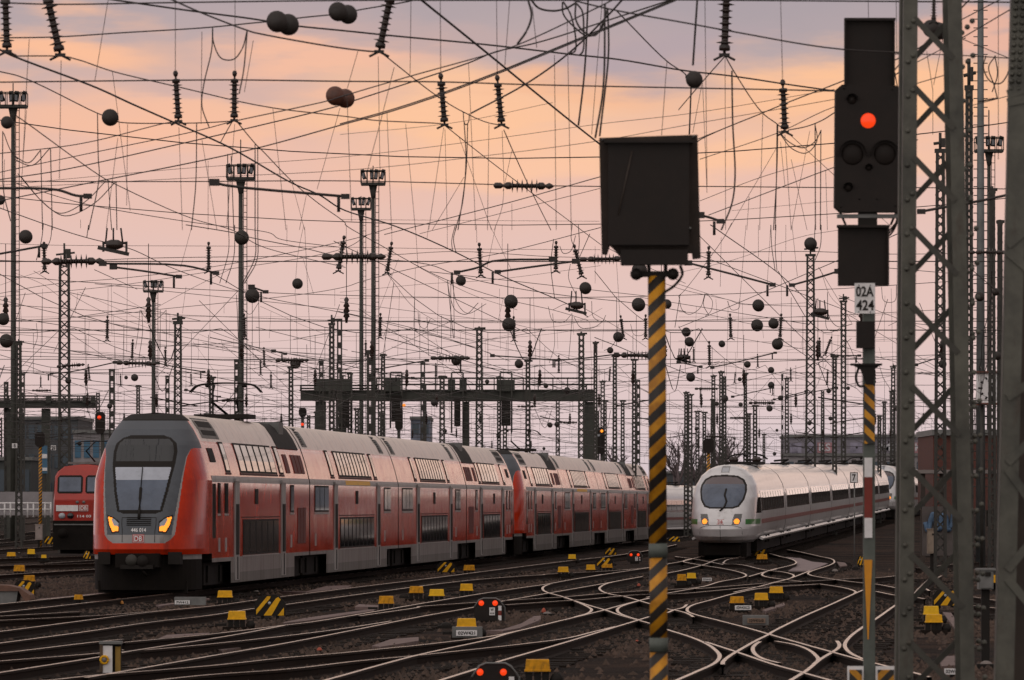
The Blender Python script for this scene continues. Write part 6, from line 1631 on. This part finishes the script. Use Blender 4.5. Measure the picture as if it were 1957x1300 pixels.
for t, x, y, r, tw, ru in [('A', 40, 692, 33, 0, 0), ('A', 622, 664, 44, 0, 0), ('A', 1595, 132, 56, 1, 0), ('A', 1935, 75, 50, 1, 0), ('A', 1920, 550, 50, 1, 1), ('A', 0, 1130, 26, 0, 0), ('C', 88, 450, 45, 0, 0), ('C', 1445, 170, 46, 1, 0), ('D', 145, 67, 36, 0, 0), ('D', 1365, 72, 38, 0, 0), ('D', 1425, 400, 38, 0, 0), ('D', 1680, 332, 28, 0, 0), ('D', 18, 532, 32, 0, 0), ('D', 36, 655, 36, 0, 0), ('D', 760, 862, 19, 0, 0), ('D', 712, 862, 10, 0, 0), ('D', 1668, 782, 28, 0, 0), ('D', 385, 880, 16, 0, 0), ('E', 682, 315, 27, 0, 0), ('E', 1385, 357, 32, 0, 0), ('E', 965, 433, 36, 0, 0), ('E', 953, 563, 36, 0, 0), ('E', 1685, 450, 36, 0, 0), ('E', 1845, 447, 25, 0, 0), ('E', 1570, 633, 27, 0, 0), ('E', 1010, 785, 23, 0, 0), ('E', 1525, 708, 17, 0, 0), ('E', 830, 885, 12, 0, 0), ('E', 1162, 908, 13, 0, 0), ('E', 655, 765, 26, 0, 0), ('E', 1690, 255, 40, 0, 0), ('E', 1185, 1130, 14, 0, 0), ('E', 1235, 1218, 8, 0, 0), ('E', 1235, 1268, 8, 0, 0),
                           ('F', 450, 455, 32, 0, 0), ('F', 443, 567, 32, 0, 0), ('F', 536, 557, 28, 0, 0), ('F', 558, 673, 30, 0, 0), ('F', 43, 605, 24, 0, 0), ('F', 60, 660, 25, 0, 0), ('F', 244, 672, 18, 0, 0), ('F', 388, 788, 18, 0, 0), ('F', 522, 820, 17, 0, 0), ('F', 68, 860, 24, 0, 0), ('F', 345, 872, 11, 0, 0), ('F', 260, 980, 19, 0, 0), ('F', 513, 1036, 17, 0, 0), ('F', 745, 107, 34, 0, 0), ('F', 215, 1010, 12, 0, 0), ('F', 350, 1015, 12, 0, 0), ('F', 575, 978, 14, 0, 0), ('F', 847, 937, 13, 0, 0), ('F', 957, 922, 10, 0, 0), ('F', 857, 1093, 11, 0, 0), ('F', 1228, 1035, 15, 0, 0), ('F', 100, 1152, 10, 0, 0), ('F', 555, 1160, 8, 0, 0), ('F', 315, 1207, 7, 0, 0), ('F', 380, 1213, 7, 0, 0), ('F', 1490, 785, 22, 0, 0), ('F', 1800, 740, 22, 0, 0), ('F', 1790, 378, 20, 0, 0), ('F', 1700, 405, 25, 0, 0)]: disc(t, x, y, r, tw, ru, 333 if (t, x) == ('F', 745) else None)
def crossbar(t, x0, y0, x1, y1):
    (ax, ay), (bx_, by) = tp(t, x0, y0), tp(t, x1, y1); d = dz((ay + by) / 2, 6.6); a, b = P(ax, by, d), P(bx_, by, d); c = (a + b) / 2; H = (by - ay) * d / FPX; L = b.x - a.x; mb = MB()
    mb.bar(a + Vector((0, 0, .05)), b + Vector((0, 0, -.06)), .06, .05, DARK)
    for f in (-.32, .42): mb.bar(c + Vector((f * L, 0, -.02)), c + Vector((f * L, 0, H * .6)), .035, .04, DARK)
    mb.lathe([(0, .05), (.3, .08), (.7, .08), (1, .04)], PORC, c + Vector((-.12, 0, H * .42)), c + Vector((.16, 0, H * .38)), 10); mb.tube([c + Vector((-.32 * L, 0, H * .5)), c + Vector((.42 * L, 0, H * .5))], .022, DARK, 5)
    for f in (-.25, 0, .3): mb.tube([c + Vector((f * L, 0, H * .5)), c + Vector((f * L * .8, 0, H * 1.5))], .014, DARK, 4)
    o = mb.build('section_insulator', None, c); reg(o, 'framed cross bar section insulator hung on wires near %s' % near((ax + bx_) / 2, (ay + by) / 2), (ax + bx_) / 2, ay, 'cross bar section insulators')
for a in (('D', 552, 60, 728, 145), ('E', 1272, 410, 1392, 485), ('F', 745, 455, 850, 515), ('F', -10, 720, 70, 765), ('E', 1895, 720, 1960, 765)): crossbar(*a)
# small clamps on the main wires
# distant web of line wires behind: uncountable at this size
def web():
    mb = MB(); R = random.Random(3)
    spans = [128, 170, 215, 262, 320, 390, 470, 560]
    for k, d in enumerate(spans):
        W_ = d * .088
        for z in (5.9, 7.3, 9.4 + .5 * (k % 2)):
            pts = [Vector((-W_ + 2 * W_ * i / 10, d, z + (.0 if z < 9 else .9 * (2 * i / 10 - 1) ** 2))) for i in range(11)]; mb.tube(pts, .011 + .004 * (d > 300), DARK, 4, False)
        n = int(W_ * 2 / 4.6)
        for i in range(n):
            x = -W_ + 4.6 * i + R.uniform(0, 2)
            if k == 0: continue
            mb.tube([(x, d, 9.4), (x, d, 7.9)], .010, DARK, 4, False); mb.lathe([(0, .03), (.1, .07), (.2, .04), (.35, .09), (.4, .05), (.55, .09), (.6, .05), (.75, .09), (.8, .05), (1, .03)], PORC, (x, d, 7.95), (x, d, 7.25), 6)
            if R.random() < .6 and k > 1: sg = R.choice((-1, 1)); mb.tube([(x, d, 6.0), (x + sg * R.uniform(1.2, 2.2), d, 5.7)], .022, DARK, 4)
            if R.random() < .35 and k > 2: zz = R.uniform(6, 7.6); mb.lathe([(0, .03), (.2, .12), (.5, .15), (.8, .12), (1, .03)], DARK, (x + 1, d, zz), (x + 1.28, d, zz), 8)
            if R.random() < .6: mb.tube(smooth([(x, d, 7.2), (x + R.uniform(.2, .6), d, 6.2), (x + R.uniform(.5, 1.2), d, 7.1)], 4), .014, DARK, 4, False)
    tracks = [(-58 + i * 4.1 + R.uniform(-.6, .6)) for i in range(30)]
    for x0 in tracks:
        kk = .0755 + R.uniform(-.012, .012)
        for a, b in zip(spans, spans[1:]):
            for z, sag in ((7.1, .55), (5.75, 0)):
                pts = []
                for i in range(7):
                    t = i / 6; d = a + (b - a) * t; pts.append(Vector((x0 + kk * (d - 150) + (.3 if i % 6 else 0) * R.uniform(-1, 1) * .2, d, z - sag * 4 * t * (1 - t))))
                mb.tube(pts, .009 if a < 300 else .012, DARK, 4, False)
            for i in range(1, 6):
                t = i / 6; d = a + (b - a) * t; x = x0 + kk * (d - 150); mb.tube([(x, d, 7.1 - .55 * 4 * t * (1 - t)), (x, d, 5.75)], .007, DARK, 3, False)
    for i in range(210):
        d0 = R.uniform(150, 480) if i < 180 else R.uniform(110, 190); d1 = d0 + R.uniform(20, 70); x0 = R.uniform(-.08, .08) * d0; mb.tube([(x0, d0, R.uniform(5.7, 8.5)), (x0 + R.uniform(-7, 9), d1, R.uniform(5.7, 8.5))], .009, DARK, 3, False)
    o = mb.build('distant_wires'); struct(o, 'stuff'); o['label'] = 'fine far off web of overhead line wires near the horizon'
web()
# ------------------------------------------------------------------ paved strips and troughs
def slab(s, label, m=CONC, h=.07, nm='path'):
    pts = [G(x, y, .06) for x, y in parse(s)]; mb = MB(); n = len(pts); vs = [(p.x, p.y, 0) for p in pts] + [(p.x, p.y, h) for p in pts]; mb.add(vs, [tuple(range(n, 2 * n))] + [(i, (i + 1) % n, (i + 1) % n + n, i + n) for i in range(n)], m); struct(mb.build(nm))
PAVE = mat('walkway_slabs', (.17, .115, .105), .8, 0, .35, 2.5)
slab('R3:560,462 700,452 860,400 960,340 1015,338 1015,372 840,440 700,466', 'a', PAVE); slab('R2:1360,295 1400,272 1580,282 1580,300', 'b', PAVE); slab('R2:700,440 900,400 1560,312 1560,330 900,428 690,450', 'c', PAVE); slab('R2:1520,662 1700,600 1957,580 1957,615 1600,672', 'd', PAVE)
slab('R6:1070,165 1200,175 1330,215 1480,230 1400,265 1310,300 1110,300 1180,255 1190,215', 'e', mat('pale_pit', (.26, .20, .20), .85, 0, .3, 3)); slab('R6:1560,215 1640,225 1660,250 1590,260', 'f', PAVE); slab('R4:900,290 1080,230 1090,250 930,300', 'g', PAVE); slab('R8:700,740 770,745 833,840 833,920', 'h', PAVE); slab('R8:1190,1210 1374,1190 1374,1300 1220,1300', 'i', PAVE); slab('R1:340,225 700,190 1085,150 1085,168 700,212 380,228', 'j', PAVE); slab('R2:640,150 900,155 1100,100 1330,95 1290,120 900,160', 'k', PAVE); slab('R1:1560,560 1957,540 1957,548 1480,595', 'l', PAVE); slab('R2:80,700 500,628 520,634 120,706', 'm', PAVE); slab('R8:670,1110 835,1100 835,1180 690,1190', 'n', PAVE); slab('R1:1460,280 1957,215 1957,222 1500,288', 'o', PAVE)
tr = thing('cable_trough', 'rounded brown topped concrete trough end at the lower left edge', 'trough', G(20, 1150, 0)); k = MB(); d = gd(1157, 0); a = P(-60, 1120, d); s_ = FPX / d
k.prism([(P(x, y, d).x, max(0, P(x, y, d).z)) for x, y in ((-80, 1116), (15, 1119), (38, 1124), (58, 1138), (60, 1146), (48, 1150), (36, 1130), (-80, 1130))], d - .05, d + 1.2, mat('trough_brown', (.16, .085, .06), .8, 0, .3, 4)); k.prism([(P(x, y, d).x, max(0, P(x, y, d).z)) for x, y in ((-80, 1130), (34, 1130), (30, 1157), (-80, 1157))], d, d + 1.1, GREYP); k.build('trough', tr)
# ------------------------------------------------------------------ labels for everything hung in the overhead line
for o, px in FARREG: REG.append((o, 'short far lattice mast behind ' + near(px, 780), px, 780, 'far lattice masts'))
from collections import defaultdict
_b = defaultdict(list)
for o, base, px, py, g in REG: _b[(base, g)].append((px, py, o))
ORD = ['first', 'second', 'third', 'fourth', 'fifth', 'sixth', 'seventh', 'eighth', 'ninth', 'tenth', 'eleventh', 'twelfth', 'thirteenth', 'fourteenth', 'fifteenth']
CAT = {'overhead_wire': 'wire', 'dropper_wire': 'wire', 'jumper_cable': 'cable', 'rod_insulator': 'insulator', 'strut_insulator': 'insulator', 'registration_arm': 'arm', 'disc_insulator': 'insulator', 'section_insulator': 'insulator', 'lattice_mast': 'mast'}
for (base, g), L in _b.items():
    L.sort(key=lambda q: q[0]); n = len(L)
    for i, (px, py, o) in enumerate(L):
        if n == 1: lb = base
        elif n == 2: lb = ('left ' if i == 0 else 'right ') + base
        else: lb = ('leftmost ' if i == 0 else 'rightmost ' if i == n - 1 else ORD[i] + ' from left ') + base
        w = lb.split()
        while len(w) > 16 and 'the' in w: w.remove('the')
        if len(w) > 16: w = [x for x in w if x not in ('overhead', 'dark')]
        tag(o, ' '.join(w[:16]), CAT[o.name.split('.')[0]], g)
